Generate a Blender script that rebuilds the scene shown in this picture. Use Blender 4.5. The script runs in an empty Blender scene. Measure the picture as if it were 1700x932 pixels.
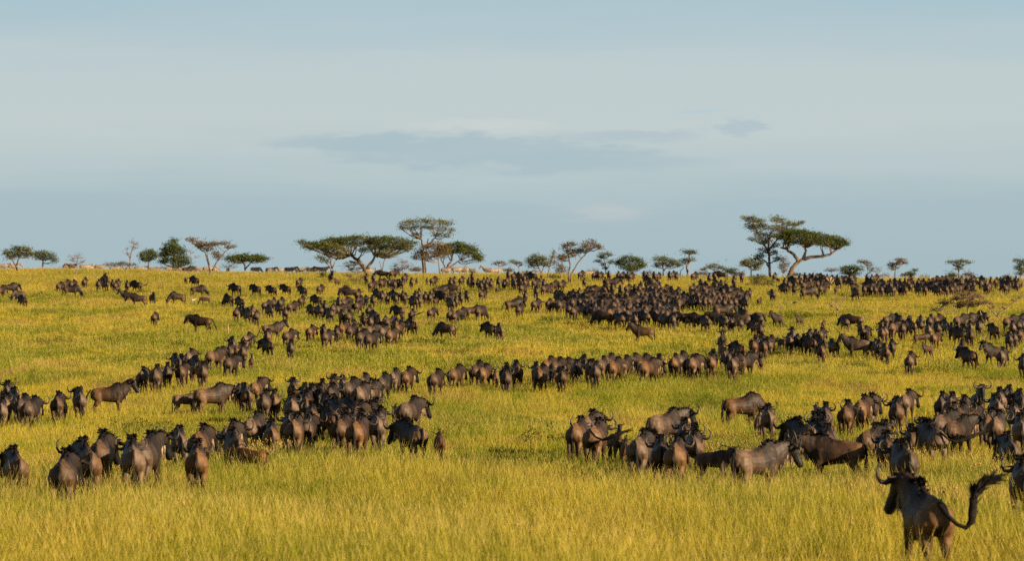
import bpy, bmesh, math, random
import numpy as np
from mathutils import Vector, Matrix, Euler
from math import pi, sin, cos, radians, sqrt

random.seed(7); np.random.seed(7)
S = bpy.context.scene
C = S.collection

# ------------------------------------------------------------------ camera
F = 9440.0            # focal length in photo pixels (1700 wide)
CAMZ = 3.0            # standing on a vehicle roof
LEVEL = 464.0         # photo row of the level line
cam_d = bpy.data.cameras.new('camera'); cam = bpy.data.objects.new('camera', cam_d); C.objects.link(cam)
cam_d.sensor_width = 36; cam_d.lens = F / 1700 * 36
cam_d.clip_start = 1; cam_d.clip_end = 60000
cam.location = (0, 0, CAMZ)
cam.rotation_euler = (radians(90) - math.atan((466 - LEVEL) / F), 0, 0)
cam_d.dof.use_dof = True; cam_d.dof.focus_distance = 215; cam_d.dof.aperture_fstop = 5.0
S.camera = cam

# ------------------------------------------------------------------ light
SUN_AZ = radians(61)       # from straight behind the camera towards the right
SUN_EL = radians(19)
to_sun = Vector((sin(SUN_AZ) * cos(SUN_EL), -cos(SUN_AZ) * cos(SUN_EL), sin(SUN_EL)))
sd = bpy.data.lights.new('sun', 'SUN'); sun = bpy.data.objects.new('sun', sd); C.objects.link(sun)
sd.energy = 5.0; sd.angle = radians(0.6); sd.color = (1.0, 0.79, 0.52)
sun.rotation_euler = to_sun.to_track_quat('Z', 'Y').to_euler()
sun.location = (60, -40, 60)
S.view_settings.view_transform = 'Standard'; S.view_settings.look = 'None'
S.view_settings.exposure = 0.85; S.view_settings.gamma = 1.0
S.cycles.max_bounces = 5; S.cycles.diffuse_bounces = 2; S.cycles.glossy_bounces = 1
S.cycles.transmission_bounces = 3; S.cycles.transparent_max_bounces = 4
S.cycles.use_denoising = False

W = bpy.data.worlds.new('World'); S.world = W; W.use_nodes = True
nt = W.node_tree; nt.nodes.clear(); N = nt.nodes; L = nt.links
def wn(t, **k):
    n = N.new(t)
    for a, b in k.items(): setattr(n, a, b)
    return n
def wmath(op, a, b=None, c=None):
    n = N.new('ShaderNodeMath'); n.operation = op
    for i, v in enumerate((a, b, c)):
        if v is None: continue
        if isinstance(v, (int, float)): n.inputs[i].default_value = v
        else: L.new(v, n.inputs[i])
    return n.outputs[0]
def wmix(fac, a, b):
    n = N.new('ShaderNodeMix'); n.data_type = 'RGBA'
    for s, v in ((n.inputs[0], fac), (n.inputs[6], a), (n.inputs[7], b)):
        if isinstance(v, (int, float)): s.default_value = v
        elif isinstance(v, tuple): s.default_value = v + (1,)
        else: L.new(v, s)
    return n.outputs[2]
out = wn('ShaderNodeOutputWorld'); bg = wn('ShaderNodeBackground'); L.new(bg.outputs[0], out.inputs[0])
sky = wn('ShaderNodeTexSky'); sky.sky_type = 'NISHITA'; sky.sun_disc = False
sky.sun_elevation = SUN_EL; sky.sun_rotation = pi - SUN_AZ
tc = wn('ShaderNodeTexCoord'); sep = wn('ShaderNodeSeparateXYZ'); L.new(tc.outputs['Generated'], sep.inputs[0])
hor = wmath('SQRT', wmath('ADD', wmath('POWER', sep.outputs[0], 2), wmath('POWER', sep.outputs[1], 2)))
elev = wmath('DIVIDE', sep.outputs[2], wmath('MAXIMUM', hor, 0.01))          # tan of the elevation
azi = wmath('ARCTAN2', sep.outputs[0], sep.outputs[1])                        # 0 straight north of the camera
# stretched streaky noise
cmb = wn('ShaderNodeCombineXYZ'); L.new(wmath('MULTIPLY', azi, 9.0), cmb.inputs[0]); L.new(wmath('MULTIPLY', elev, 110.0), cmb.inputs[1])
nz = wn('ShaderNodeTexNoise'); nz.inputs['Scale'].default_value = 1.0; nz.inputs['Detail'].default_value = 5; nz.inputs['Roughness'].default_value = .5
L.new(cmb.outputs[0], nz.inputs['Vector'])
cmb2 = wn('ShaderNodeCombineXYZ'); L.new(wmath('MULTIPLY', azi, 90.0), cmb2.inputs[0]); L.new(wmath('MULTIPLY', elev, 420.0), cmb2.inputs[1])
nz2 = wn('ShaderNodeTexNoise'); nz2.inputs['Scale'].default_value = 1.0; nz2.inputs['Detail'].default_value = 6; nz2.inputs['Roughness'].default_value = .6
L.new(cmb2.outputs[0], nz2.inputs['Vector'])
nmid = wmath('SUBTRACT', nz.outputs[0], 0.5)
nfin = wmath('SUBTRACT', nz2.outputs[0], 0.5)
ew = wmath('ADD', elev, wmath('ADD', wmath('MULTIPLY', nmid, 0.015), wmath('MULTIPLY', nfin, 0.0028)))
ramp = wn('ShaderNodeValToRGB'); L.new(wmath('MULTIPLY', ew, 10.0), ramp.inputs[0])
SKY = [(0.0, (.298, .392, .420)), (.05, (.306, .400, .430)), (.135, (.318, .412, .442)), (.185, (.372, .452, .468)),
       (.27, (.420, .482, .485)), (.36, (.415, .484, .494)), (.42, (.372, .462, .492)), (.50, (.322, .436, .490)), (1.0, (.13, .22, .30))]
cr = ramp.color_ramp
while len(cr.elements) < len(SKY): cr.elements.new(0.5)
for e, (p, c) in zip(cr.elements, SKY): e.position = p; e.color = c + (1,)
veil = ramp.outputs[0]
def cloud(cx, cy, rx, ry, edge, warp=1.0, skew=0.0):
    """soft lens-shaped cloud, centre and radii in tangent units"""
    a = wmath('ADD', wmath('SUBTRACT', azi, cx), wmath('MULTIPLY', nfin, 0.016 * warp))
    b = wmath('ADD', wmath('SUBTRACT', elev, cy), wmath('MULTIPLY', nfin, 0.0040 * warp))
    b = wmath('ADD', b, wmath('MULTIPLY', a, skew))
    d = wmath('SQRT', wmath('ADD', wmath('POWER', wmath('DIVIDE', a, rx), 2), wmath('POWER', wmath('DIVIDE', b, ry), 2)))
    n = N.new('ShaderNodeMapRange'); n.interpolation_type = 'SMOOTHSTEP'
    L.new(d, n.inputs[0]); n.inputs[1].default_value = 1 + edge; n.inputs[2].default_value = 1 - edge
    return n.outputs[0]
def pc(px, py): return (px - 850) / F, (LEVEL - py) / F
def add_cloud(col, px, py, rx, ry, amount, edge=.3, warp=1.0, skew=0.0):
    edge = min(edge + .08, .8); warp *= 1.25
    global veil
    cx, cy = pc(px, py)
    m = cloud(cx, cy, rx / F, ry / F, edge, warp, skew)
    veil = wmix(wmath('MULTIPLY', m, amount), veil, col)
GREY = (.318, .412, .450)
add_cloud((.50, .53, .52), 800, 209, 110, 9, .5, .7)
add_cloud(GREY, 780, 252, 250, 28, .80, .30, 1.6, 0.03)
add_cloud(GREY, 600, 238, 150, 13, .75, .35, 1.2)
add_cloud(GREY, 960, 268, 190, 17, .70, .45, 1.2)
add_cloud((.345, .428, .465), 1045, 226, 105, 9, .75, .4, 1.2)
add_cloud((.335, .42, .465), 1228, 212, 30, 10, .75, .5, 1.0, .25)
add_cloud((.36, .47, .53), 1180, 181, 32, 4, .7, .5)
add_cloud((.36, .47, .53), 1168, 215, 18, 4, .5, .6)
add_cloud((.42, .455, .46), 1010, 352, 60, 12, .6, .6)
# high above the view the veil thins out to the clear sky
thin = N.new('ShaderNodeMapRange'); L.new(elev, thin.inputs[0]); thin.inputs[1].default_value = .07; thin.inputs[2].default_value = .45
thin.inputs[3].default_value = 1.0; thin.inputs[4].default_value = 0.05
skys = N.new('ShaderNodeVectorMath'); skys.operation = 'SCALE'; L.new(sky.outputs[0], skys.inputs[0]); skys.inputs['Scale'].default_value = 0.05
L.new(wmix(thin.outputs[0], skys.outputs[0], veil), bg.inputs[0]); bg.inputs[1].default_value = 0.70

# ------------------------------------------------------------------ terrain
_D = np.array([0, 30, 60, 98, 134, 160, 190, 232, 290, 340, 390, 430, 470, 520, 570, 620, 670, 720, 760, 800, 860, 1000, 1500, 2500])
_H = np.array([2.9, 3.7, 4.22, 4.68, 5.05, 5.28, 5.42, 5.43, 5.1, 4.75, 4.25, 3.85, 3.35, 2.68, 1.98, 1.22, .50, -.10, -.38, .15, 1.4, 5, 16, 26])
_dd = np.arange(-60, 2600, 4.0)
_hh = np.interp(_dd, _D, _H)
_k = np.hanning(11); _k /= _k.sum()
_hh = np.convolve(np.pad(_hh, 5, mode='edge'), _k, mode='valid')
def hgt(x, y):
    """ground height, world z"""
    x = np.asarray(x, float); y = np.asarray(y, float)
    b = np.interp(y, _dd, _hh)
    w = np.clip((y - 450) / 290, 0, 1); w = w * w * (3 - 2 * w)
    xs = np.clip(x, -160, 160)
    b = b - w * (0.02 - 0.0098 * xs + 0.10 * np.sin(xs * .09 + 1.3))
    nx = .09 * np.sin(x * .21 + y * .043) + .07 * np.sin(x * .083 - y * .071 + 2) + .05 * np.sin(x * .37 + y * .13 + 4)
    return CAMZ - b + nx * np.clip(1 - np.abs(y) / 3000, .0, 1)
def row(y, x=0.0, up=0.0):
    return LEVEL - (float(hgt(x, y)) + up - CAMZ) * F / y
def at_row(px, py, up=0.0, lo=55, hi=757):
    """world x, y where a point `up` above the ground shows at this photo position"""
    for _ in range(40):
        m = .5 * (lo + hi)
        if row(m, (px - 850) / F * m, up) > py: lo = m
        else: hi = m
    return (px - 850) / F * m, m

# ------------------------------------------------------------------ materials
def mat(name):
    m = bpy.data.materials.new(name); m.use_nodes = True
    t = m.node_tree; t.nodes.clear()
    o = t.nodes.new('ShaderNodeOutputMaterial')
    return m, t, o
class NB:
    def __init__(s, t): s.t = t
    def n(s, typ, **k):
        n = s.t.nodes.new(typ)
        for a, b in k.items(): setattr(n, a, b)
        return n
    def put(s, sock, v):
        if isinstance(v, (int, float)): sock.default_value = v
        elif isinstance(v, tuple): sock.default_value = v + (1,) if len(sock.default_value) == 4 and len(v) == 3 else v
        else: s.t.links.new(v, sock)
    def math(s, op, a, b=None):
        n = s.n('ShaderNodeMath', operation=op); s.put(n.inputs[0], a)
        if b is not None: s.put(n.inputs[1], b)
        return n.outputs[0]
    def mix(s, f, a, b, blend='MIX'):
        n = s.n('ShaderNodeMix', data_type='RGBA', blend_type=blend)
        s.put(n.inputs[0], f); s.put(n.inputs[6], a); s.put(n.inputs[7], b)
        return n.outputs[2]
    def noise(s, vec, scale, detail=2, rough=.5):
        n = s.n('ShaderNodeTexNoise'); s.put(n.inputs['Scale'], scale); s.put(n.inputs['Detail'], detail); s.put(n.inputs['Roughness'], rough)
        if vec is not None: s.t.links.new(vec, n.inputs['Vector'])
        return n.outputs[0]
    def rng(s, v, a, b, c=0.0, d=1.0):
        n = s.n('ShaderNodeMapRange'); n.interpolation_type = 'SMOOTHSTEP'
        s.put(n.inputs[0], v); n.inputs[1].default_value = a; n.inputs[2].default_value = b
        n.inputs[3].default_value = c; n.inputs[4].default_value = d
        return n.outputs[0]

def field_colour(b, pos):
    """colour of the sward by place: green, yellow, straw and reddish patches"""
    sc = b.n('ShaderNodeVectorMath', operation='MULTIPLY'); b.t.links.new(pos, sc.inputs[0]); sc.inputs[1].default_value = (1, .16, 0)
    v = sc.outputs[0]
    n1 = b.noise(v, .085, 5, .66); n2 = b.noise(v, .40, 4, .62); n3 = b.noise(v, .028, 3, .6)
    col = b.mix(b.rng(n1, .46, .55), (.215, .255, .020), (.510, .405, .040))
    col = b.mix(b.rng(n2, .52, .68, 0, .75), col, (.535, .385, .060))
    col = b.mix(b.rng(n2, .48, .38, 0, .85), col, (.135, .190, .012))
    n4 = b.noise(v, .17, 5, .68)
    col = b.mix(b.rng(n4, .53, .63, 0, .80), col, (.345, .215, .080))
    col = b.mix(b.rng(n4, .47, .41, 0, .85), col, (.095, .135, .012))
    spy = b.n('ShaderNodeSeparateXYZ'); b.t.links.new(pos, spy.inputs[0])
    col = b.mix(b.math('MULTIPLY', b.rng(b.math('ADD', spy.outputs[1], b.math('MULTIPLY', n3, 120.0)), 210, 135, 0, .6), b.rng(n1, .30, .55)), col, (.54, .40, .045))
    col = b.mix(b.rng(spy.outputs[1], 500, 650, 0, .45), col, (.45, .34, .055))
    col = b.mix(b.rng(n3, .58, .42, 0, .35), col, (.20, .235, .014))
    return col

def grass_mat():
    m, t, o = mat('grass_blades'); b = NB(t)
    g = b.n('ShaderNodeNewGeometry'); col = field_colour(b, g.outputs['Position'])
    a = b.n('ShaderNodeAttribute', attribute_name='tint')           # per blade: r random, g height along the blade
    sp = b.n('ShaderNodeSeparateColor'); t.links.new(a.outputs['Color'], sp.inputs[0])
    r, h, k = sp.outputs[0], sp.outputs[1], sp.outputs[2]
    col = b.mix(b.rng(r, .6, 1, 0, .32), col, (.56, .42, .09))        # dry blades
    col = b.mix(b.rng(r, .40, 0, 0, .36), col, (.110, .150, .012))         # green blades
    col = b.mix(k, col, (.58, .43, .13))                                 # seed heads
    df = b.n('ShaderNodeBsdfDiffuse'); tr = b.n('ShaderNodeBsdfTranslucent')
    b.put(df.inputs[0], col); b.put(tr.inputs[0], b.mix(.5, col, (.44, .42, .02)))
    mx = b.n('ShaderNodeMixShader'); mx.inputs[0].default_value = .32
    t.links.new(df.outputs[0], mx.inputs[1]); t.links.new(tr.outputs[0], mx.inputs[2])
    t.links.new(mx.outputs[0], o.inputs[0]); return m
def ground_mat():
    m, t, o = mat('savanna_ground'); b = NB(t)
    g = b.n('ShaderNodeNewGeometry'); col = field_colour(b, g.outputs['Position'])
    col = b.mix(.45, col, (.11, .085, .03))
    p = b.n('ShaderNodeBsdfPrincipled'); p.inputs['Roughness'].default_value = .95; p.inputs['Specular IOR Level'].default_value = .1
    f = b.noise(g.outputs['Position'], 7, 4, .7); b.put(p.inputs['Base Color'], b.mix(b.rng(f, .3, .7, 0, .5), col, (.07, .065, .02)))
    bp = b.n('ShaderNodeBump'); bp.inputs['Distance'].default_value = .3; t.links.new(f, bp.inputs['Height']); t.links.new(bp.outputs[0], p.inputs['Normal'])
    t.links.new(p.outputs[0], o.inputs[0]); return m
def coat_mat():
    m, t, o = mat('wildebeest_coat'); b = NB(t)
    a = b.n('ShaderNodeAttribute', attribute_name='coat'); st = b.n('ShaderNodeAttribute', attribute_name='stripe')
    tcn = b.n('ShaderNodeTexCoord'); oi = b.n('ShaderNodeObjectInfo')
    sp = b.n('ShaderNodeSeparateXYZ'); t.links.new(tcn.outputs['Object'], sp.inputs[0])
    cb = b.n('ShaderNodeCombineXYZ'); b.put(cb.inputs[0], 0.0); b.put(cb.inputs[1], b.math('MULTIPLY', sp.outputs[1], 15.0)); b.put(cb.inputs[2], b.math('MULTIPLY', sp.outputs[2], 1.6))
    sn = b.noise(cb.outputs[0], 1.0, 3, .6)
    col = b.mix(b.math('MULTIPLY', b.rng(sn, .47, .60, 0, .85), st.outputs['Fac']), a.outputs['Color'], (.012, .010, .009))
    fine = b.noise(tcn.outputs['Object'], 7.0, 4, .65)
    col = b.mix(b.rng(fine, .35, .65, 0, .6), col, b.mix(.7, col, (.012, .009, .007)))
    hs = b.n('ShaderNodeHueSaturation'); b.put(hs.inputs['Color'], col)
    b.put(hs.inputs['Value'], b.rng(oi.outputs['Random'], 0, 1, .62, 1.30)); b.put(hs.inputs['Saturation'], b.rng(b.math('FRACT', b.math('MULTIPLY', oi.outputs['Random'], 7.13)), 0, 1, .8, 1.15))
    p = b.n('ShaderNodeBsdfPrincipled'); b.put(p.inputs['Base Color'], hs.outputs[0])
    p.inputs['Roughness'].default_value = .55; p.inputs['Specular IOR Level'].default_value = .25
    bp = b.n('ShaderNodeBump'); bp.inputs['Distance'].default_value = .02; bp.inputs['Strength'].default_value = .6
    t.links.new(b.noise(tcn.outputs['Object'], 11, 3, .6), bp.inputs['Height']); t.links.new(bp.outputs[0], p.inputs['Normal'])
    t.links.new(p.outputs[0], o.inputs[0]); return m
def zebra_mat():
    m, t, o = mat('zebra_coat'); b = NB(t)
    tcn = b.n('ShaderNodeTexCoord'); w = b.n('ShaderNodeTexWave'); w.bands_direction = 'Y'
    w.inputs['Scale'].default_value = 2.6; w.inputs['Distortion'].default_value = 2.5; w.inputs['Detail Scale'].default_value = 1.2
    t.links.new(tcn.outputs['Object'], w.inputs['Vector'])
    col = b.mix(b.rng(w.outputs['Fac'], .60, .74), (.42, .31, .21), (.025, .020, .017))
    p = b.n('ShaderNodeBsdfPrincipled'); b.put(p.inputs['Base Color'], col); p.inputs['Roughness'].default_value = .6
    t.links.new(p.outputs[0], o.inputs[0]); return m
def plain_mat(name, c1, c2, scale=6.0, rough=.7, spec=.3):
    m, t, o = mat(name); b = NB(t)
    tcn = b.n('ShaderNodeTexCoord'); f = b.noise(tcn.outputs['Object'], scale, 4, .6)
    p = b.n('ShaderNodeBsdfPrincipled'); b.put(p.inputs['Base Color'], b.mix(b.rng(f, .35, .65), c1, c2))
    p.inputs['Roughness'].default_value = rough; p.inputs['Specular IOR Level'].default_value = spec
    t.links.new(p.outputs[0], o.inputs[0]); return m
def leaf_mat(name, c1, c2, c3):
    m, t, o = mat(name); b = NB(t)
    tcn = b.n('ShaderNodeTexCoord'); f = b.noise(tcn.outputs['Object'], .9, 3, .6)
    a = b.n('ShaderNodeAttribute', attribute_name='tint'); sp = b.n('ShaderNodeSeparateColor'); t.links.new(a.outputs['Color'], sp.inputs[0])
    col = b.mix(b.rng(f, .38, .62), c1, c2); col = b.mix(b.rng(sp.outputs[0], .6, 1, 0, .8), col, c3)
    df = b.n('ShaderNodeBsdfDiffuse'); tr = b.n('ShaderNodeBsdfTranslucent'); b.put(df.inputs[0], col); b.put(tr.inputs[0], col)
    mx = b.n('ShaderNodeMixShader'); mx.inputs[0].default_value = .25
    t.links.new(df.outputs[0], mx.inputs[1]); t.links.new(tr.outputs[0], mx.inputs[2]); t.links.new(mx.outputs[0], o.inputs[0]); return m

M_GRASS = grass_mat(); M_GROUND = ground_mat(); M_COAT = coat_mat(); M_ZEBRA = zebra_mat()
M_HORN = plain_mat('horn', (.030, .025, .022), (.085, .066, .050), 14, .5, .25)
M_HAIR = plain_mat('black_hair', (.010, .009, .009), (.028, .021, .017), 9, .8, .1)
M_BEARD = plain_mat('pale_beard_hair', (.24, .16, .09), (.38, .28, .17), 12, .8, .1)
M_BARK = plain_mat('acacia_bark', (.13, .085, .055), (.24, .165, .105), 2.5, .9, .1)
M_DEAD = plain_mat('dead_wood', (.17, .12, .09), (.30, .22, .16), 3, .9, .1)
M_PALEWOOD = plain_mat('bleached_wood', (.42, .28, .15), (.55, .38, .22), 3, .9, .1)
M_LEAF_D = leaf_mat('acacia_leaves_dark', (.048, .078, .020), (.090, .118, .026), (.19, .180, .040))
M_LEAF_Y = leaf_mat('acacia_leaves_olive', (.090, .108, .028), (.155, .150, .038), (.25, .22, .060))
M_LEAF_B = leaf_mat('acacia_leaves_brown', (.13, .085, .040), (.21, .135, .060), (.25, .19, .07))
M_WEED = leaf_mat('leafy_weeds', (.075, .105, .014), (.12, .145, .016), (.22, .20, .025))
M_FEATH_W = plain_mat('white_feathers', (.7, .7, .68), (.8, .8, .78), 10)
M_FEATH_D = plain_mat('dark_feathers', (.02, .02, .022), (.05, .045, .04), 10)
M_POM = plain_mat('seed_pompon', (.30, .18, .05), (.42, .28, .09), 30, .9, .1)

# ------------------------------------------------------------------ mesh helpers
class MB:
    def __init__(s): s.v = []; s.f = []; s.m = []; s.c = []
    def face(s, idx, m=0): s.f.append(idx); s.m.append(m)
    def build(s, name, mats, smooth=True):
        me = bpy.data.meshes.new(name); me.from_pydata([tuple(p) for p in s.v], [], s.f)
        for m in mats: me.materials.append(m)
        if len(mats) > 1: me.polygons.foreach_set('material_index', s.m)
        if smooth: me.polygons.foreach_set('use_smooth', [True] * len(s.f))
        me.update(); return me
    def loft(s, pts, hw, hh, tn=None, n=12, m=0, side=None, closed=True):
        """rings of superelliptic section along a path; tn narrows the upper half"""
        pts = [Vector(p) for p in pts]; k = len(pts); base = len(s.v)
        tn = tn or [0] * k
        for i, p in enumerate(pts):
            t = (pts[min(i + 1, k - 1)] - pts[max(i - 1, 0)]).normalized()
            if side is not None: sd_ = Vector(side)
            else:
                sd_ = t.cross(Vector((0, 0, 1)))
                sd_ = Vector((1, 0, 0)) if sd_.length < .05 else sd_
            sd_ = (sd_ - t * sd_.dot(t)).normalized(); nn = sd_.cross(t)
            if nn.z < 0 and side is None: nn = nn
            for j in range(n):
                a = 2 * pi * j / n; ca, sa = cos(a), sin(a)
                ca = math.copysign(abs(ca) ** .9, ca); sa = math.copysign(abs(sa) ** .9, sa)
                s.v.append(p + sd_ * hw[i] * ca * (1 - tn[i] * max(0, sa) ** 1.3) + nn * hh[i] * sa)
        for i in range(k - 1):
            for j in range(n):
                a = base + i * n + j; b = base + i * n + (j + 1) % n
                s.face((a, b, b + n, a + n), m)
        if closed:
            for i, rev in ((0, True), (k - 1, False)):
                c = len(s.v); s.v.append(pts[i].copy())
                for j in range(n):
                    a = base + i * n + j; b = base + i * n + (j + 1) % n
                    s.face((b, a, c) if rev else (a, b, c), m)
    def tube(s, pts, r, n=8, m=0, **k): s.loft(pts, r, r, None, n, m, **k)
    def hair(s, p, d, ln, w, m=0, wside=None):
        """one tapering lock of hair"""
        d = Vector(d).normalized(); p = Vector(p)
        sd_ = Vector(wside) if wside is not None else d.cross(Vector((random.uniform(-1, 1), random.uniform(-1, 1), random.uniform(-1, 1))))
        sd_ = sd_.normalized() * w; q = p + d * ln * .55 + Vector((0, 0, -.06 * ln)); e = p + d * ln + Vector((0, 0, -.22 * ln))
        b = len(s.v); s.v += [p - sd_, p + sd_, q + sd_ * .8, q - sd_ * .8, e]
        s.face((b, b + 1, b + 2, b + 3), m); s.face((b + 3, b + 2, b + 4), m)

def lk(name, me, parent=None, loc=None):
    o = bpy.data.objects.new(name, me); C.objects.link(o)
    if parent: o.parent = parent
    if loc is not None: o.location = loc
    return o
def tag(o, label=None, cat=None, group=None, kind=None):
    if label: o['label'] = label
    if cat: o['category'] = cat
    if group: o['group'] = group
    if kind: o['kind'] = kind
    return o

# ------------------------------------------------------------------ ground sheet
xs = np.concatenate([[-30000, -12000, -5000, -2000, -900, -450, -260], np.linspace(-170, 170, 171), [260, 450, 900, 2000, 5000, 12000, 30000]])
ys = np.concatenate([[-30000, -8000, -2000, -500, -100], np.arange(-20, 860, 3.0), np.arange(870, 1500, 30), [1700, 2000, 2500, 4000, 8000, 16000, 40000]])
gx, gy = np.meshgrid(xs, ys); gz = hgt(gx, gy)
nx_, ny_ = len(xs), len(ys)
idx = np.arange(nx_ * ny_).reshape(ny_, nx_)
q = np.stack([idx[:-1, :-1], idx[:-1, 1:], idx[1:, 1:], idx[1:, :-1]], -1).reshape(-1, 4)
me = bpy.data.meshes.new('ground'); me.from_pydata(np.stack([gx, gy, gz], -1).reshape(-1, 3).tolist(), [], q.tolist())
me.materials.append(M_GROUND); me.polygons.foreach_set('use_smooth', [True] * len(me.polygons))
tag(lk('ground', me), kind='structure')

# ------------------------------------------------------------------ the animals
POSE = {  # poll position relative to a body of shoulder height 1.33, head pitch (deg below level)
    'w': ((0, .98, 1.15), 60), 'g': ((0, 1.00, .62), 66), 'u': ((0, .92, 1.47), 56), 'f': ((0, .92, 1.38), 54), 'm': ((0, .97, 1.27), 60),
}
def rotz(v, c, a):
    v = Vector(v) - Vector(c); v = Matrix.Rotation(a, 3, 'Z') @ v; return v + Vector(c)
def animal_shapes(pose, yaw, tail, phase, kind):
    """MBs for body, horns, mane, beard, tail and label samples for colouring"""
    calf = kind == 'calf'; zeb = kind == 'zebra'
    body = MB(); S_ = []    # samples: (x,y,z,r,label)
    if zeb:
        Y = [-.66, -.62, -.48, -.25, 0, .22, .40, .54, .66, .74]
        Zc = [1.0, 1.0, .98, .95, .93, .94, .98, 1.0, 1.02, 1.03]
        HW = [.05, .19, .25, .27, .28, .26, .22, .18, .12, .06]; HH = [.07, .19, .27, .28, .30, .30, .29, .26, .20, .12]
        TN = [.1, .1, .1, .1, .1, .1, .15, .15, .1, .1]
    elif calf:
        Y = [-.56, -.53, -.42, -.22, 0, .18, .36, .47, .58, .66]
        Zc = [.97, .97, .96, .95, .95, .96, .98, .99, 1.0, 1.0]
        HW = [.04, .13, .18, .185, .19, .18, .16, .14, .10, .05]; HH = [.06, .15, .22, .22, .23, .25, .28, .27, .20, .12]
        TN = [.1, .1, .2, .2, .2, .3, .4, .4, .3, .2]
    else:
        Y = [-.66, -.62, -.50, -.28, 0, .22, .40, .52, .66, .76]
        Zc = [.97, .96, .92, .91, .90, .925, .975, 1.005, 1.0, .98]
        HW = [.05, .140, .200, .218, .238, .230, .205, .17, .125, .06]; HH = [.07, .175, .250, .255, .275, .335, .415, .410, .30, .17]
        TN = [.1, .15, .28, .32, .38, .55, .80, .82, .6, .2]
    body.loft([(0, y, z) for y, z in zip(Y, Zc)], HW, HH, TN, 16, side=(1, 0, 0))
    for y, z, w_ in zip(Y, Zc, HW):
        lab = 'rump' if y < -.35 else ('flank' if y < .15 else 'shoulder')
        S_.append((0, y, z, w_, lab)); S_.append((0, y, z + HH[Y.index(y)] * .95, .035, 'back' if y > -.2 else 'rump')); S_.append((0, y, z - .22, .06, 'belly'))
    if kind == 'adult':
        for sg in (-1, 1):
            pass
        body.loft([(0, -.60, 1.12), (0, -.3, 1.175), (0, 0, 1.185), (0, .2, 1.26)], [.02, .03, .03, .02], [.02, .03, .03, .02], None, 8, side=(1, 0, 0))
    # legs
    hx, fx = (.14, .125) if not calf else (.11, .10)
    sw = {0: (0, 0, 0, 0), 1: (.15, -.14, -.14, .16), 2: (-.14, .15, .16, -.14)}[phase]
    for sgn, fo, ho in ((-1, sw[0], sw[2]), (1, sw[1], sw[3])):
        k = .8 if calf else 1.0
        P = [(sgn * fx, .42, 1.0), (sgn * fx, .40, .78), (sgn * fx * .95, .44 + fo * .3, .42), (sgn * fx * .9, .45 + fo * .85, .13), (sgn * fx * .9, .47 + fo, .05), (sgn * fx * .9, .49 + fo, 0.0)]
        R = [.10 * k, .085 * k, .050 * k, .034 * k, .042 * k, .046 * k]
        body.loft(P, R, [r * 1.15 for r in R], None, 10, side=(1, 0, 0))
        for p, r in zip(P[1:], R[1:]): S_.append((*p, r, 'leg'))
        P = [(sgn * hx * .8, -.40, 1.0), (sgn * hx, -.42, .84), (sgn * hx, -.36, .66), (sgn * hx * .95, -.50 + ho * .35, .43), (sgn * hx * .9, -.47 + ho * .85, .13), (sgn * hx * .9, -.45 + ho, .05), (sgn * hx * .9, -.43 + ho, 0.0)]
        RX = [.11 * k, .125 * k, .092 * k, .048 * k, .034 * k, .042 * k, .046 * k]; RY = [.18 * k, .20 * k, .135 * k, .062 * k, .038 * k, .045 * k, .05 * k]
        body.loft(P, RX, RY, None, 10, side=(1, 0, 0))
        for p, r, lb in zip(P, RX, ('rump', 'rump', 'rump', 'leg', 'leg', 'leg', 'leg')): S_.append((*p, r, lb))
    # neck and head
    poll, pitch = POSE[pose]
    if zeb: poll = {'u': (0, .95, 1.56), 'g': (0, 1.05, .55)}.get(pose, (0, 1.08, 1.28)); pitch = 50
    if calf: poll = {'f': (0, .86, 1.3), 'w': (0, .86, 1.18), 'g': (0, .90, .68), 'u': (0, .74, 1.46), 'm': (0, .86, 1.3)}[pose]
    B0 = Vector((0, .42, 1.03)); B1 = Vector((0, .60, 1.06)); ya = -radians(yaw)
    poll = rotz(poll, (0, .5, 0), ya * .55)
    hd = Vector((0, cos(radians(pitch)), -sin(radians(pitch)))); hd.rotate(Euler((0, 0, ya)))
    hside = Vector((cos(ya), sin(ya), 0)); hup = hside.cross(hd)
    mid = B1.lerp(poll, .5) + Vector((0, 0, .03 if pose != 'u' else -.02))
    nk = 1.12 if not calf else .80
    if zeb: nk = .85
    P = [B0, B1, mid, poll + hd * .02]
    body.loft(P, [.15 * nk, .135 * nk, .098 * nk, .088 * nk], [.30 * nk, .26 * nk, .185 * nk, .125 * nk], [.4, .3, .2, 0], 12)
    for a_ in np.linspace(0, 1, 5):
        S_.append((*B1.lerp(poll, a_), .14 - .05 * a_, 'neck'))
    hl = .58 if not calf else .36
    hk = 1.13 if not calf else .8
    ts = [-.12, .02, .22, .50, .78, .93, 1.0]
    body.loft([poll + hd * (t * hl) + hup * (-.015 * t) for t in ts], [a_ * hk for a_ in (.06, .095, .098, .066, .068, .062, .03)], [a_ * hk for a_ in (.07, .11, .118, .092, .080, .068, .03)], None, 12, side=hside)
    for t in np.linspace(0, 1, 6): S_.append((*(poll + hd * t * hl), .09, 'face'))
    # ears
    el = .20 if not calf else .17
    if zeb: el = .15
    for sg in (-1, 1):
        e0 = poll + hd * .0 + hside * sg * .06 + hup * .03
        if zeb: ed = (hup * .9 + hside * sg * .25 - hd * .4).normalized()
        else: ed = (hside * sg + Vector((0, 0, -.12 if not calf else .25)) - hd * .15).normalized()
        body.loft([e0, e0 + ed * el * .4, e0 + ed * el * .75, e0 + ed * el * 1.05], [.025, .045, .036, .010], [.018, .020, .017, .008], None, 8)
        for t in (.3, .7, 1): S_.append((*(e0 + ed * el * t), .025, 'ear'))
    horns = []
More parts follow.
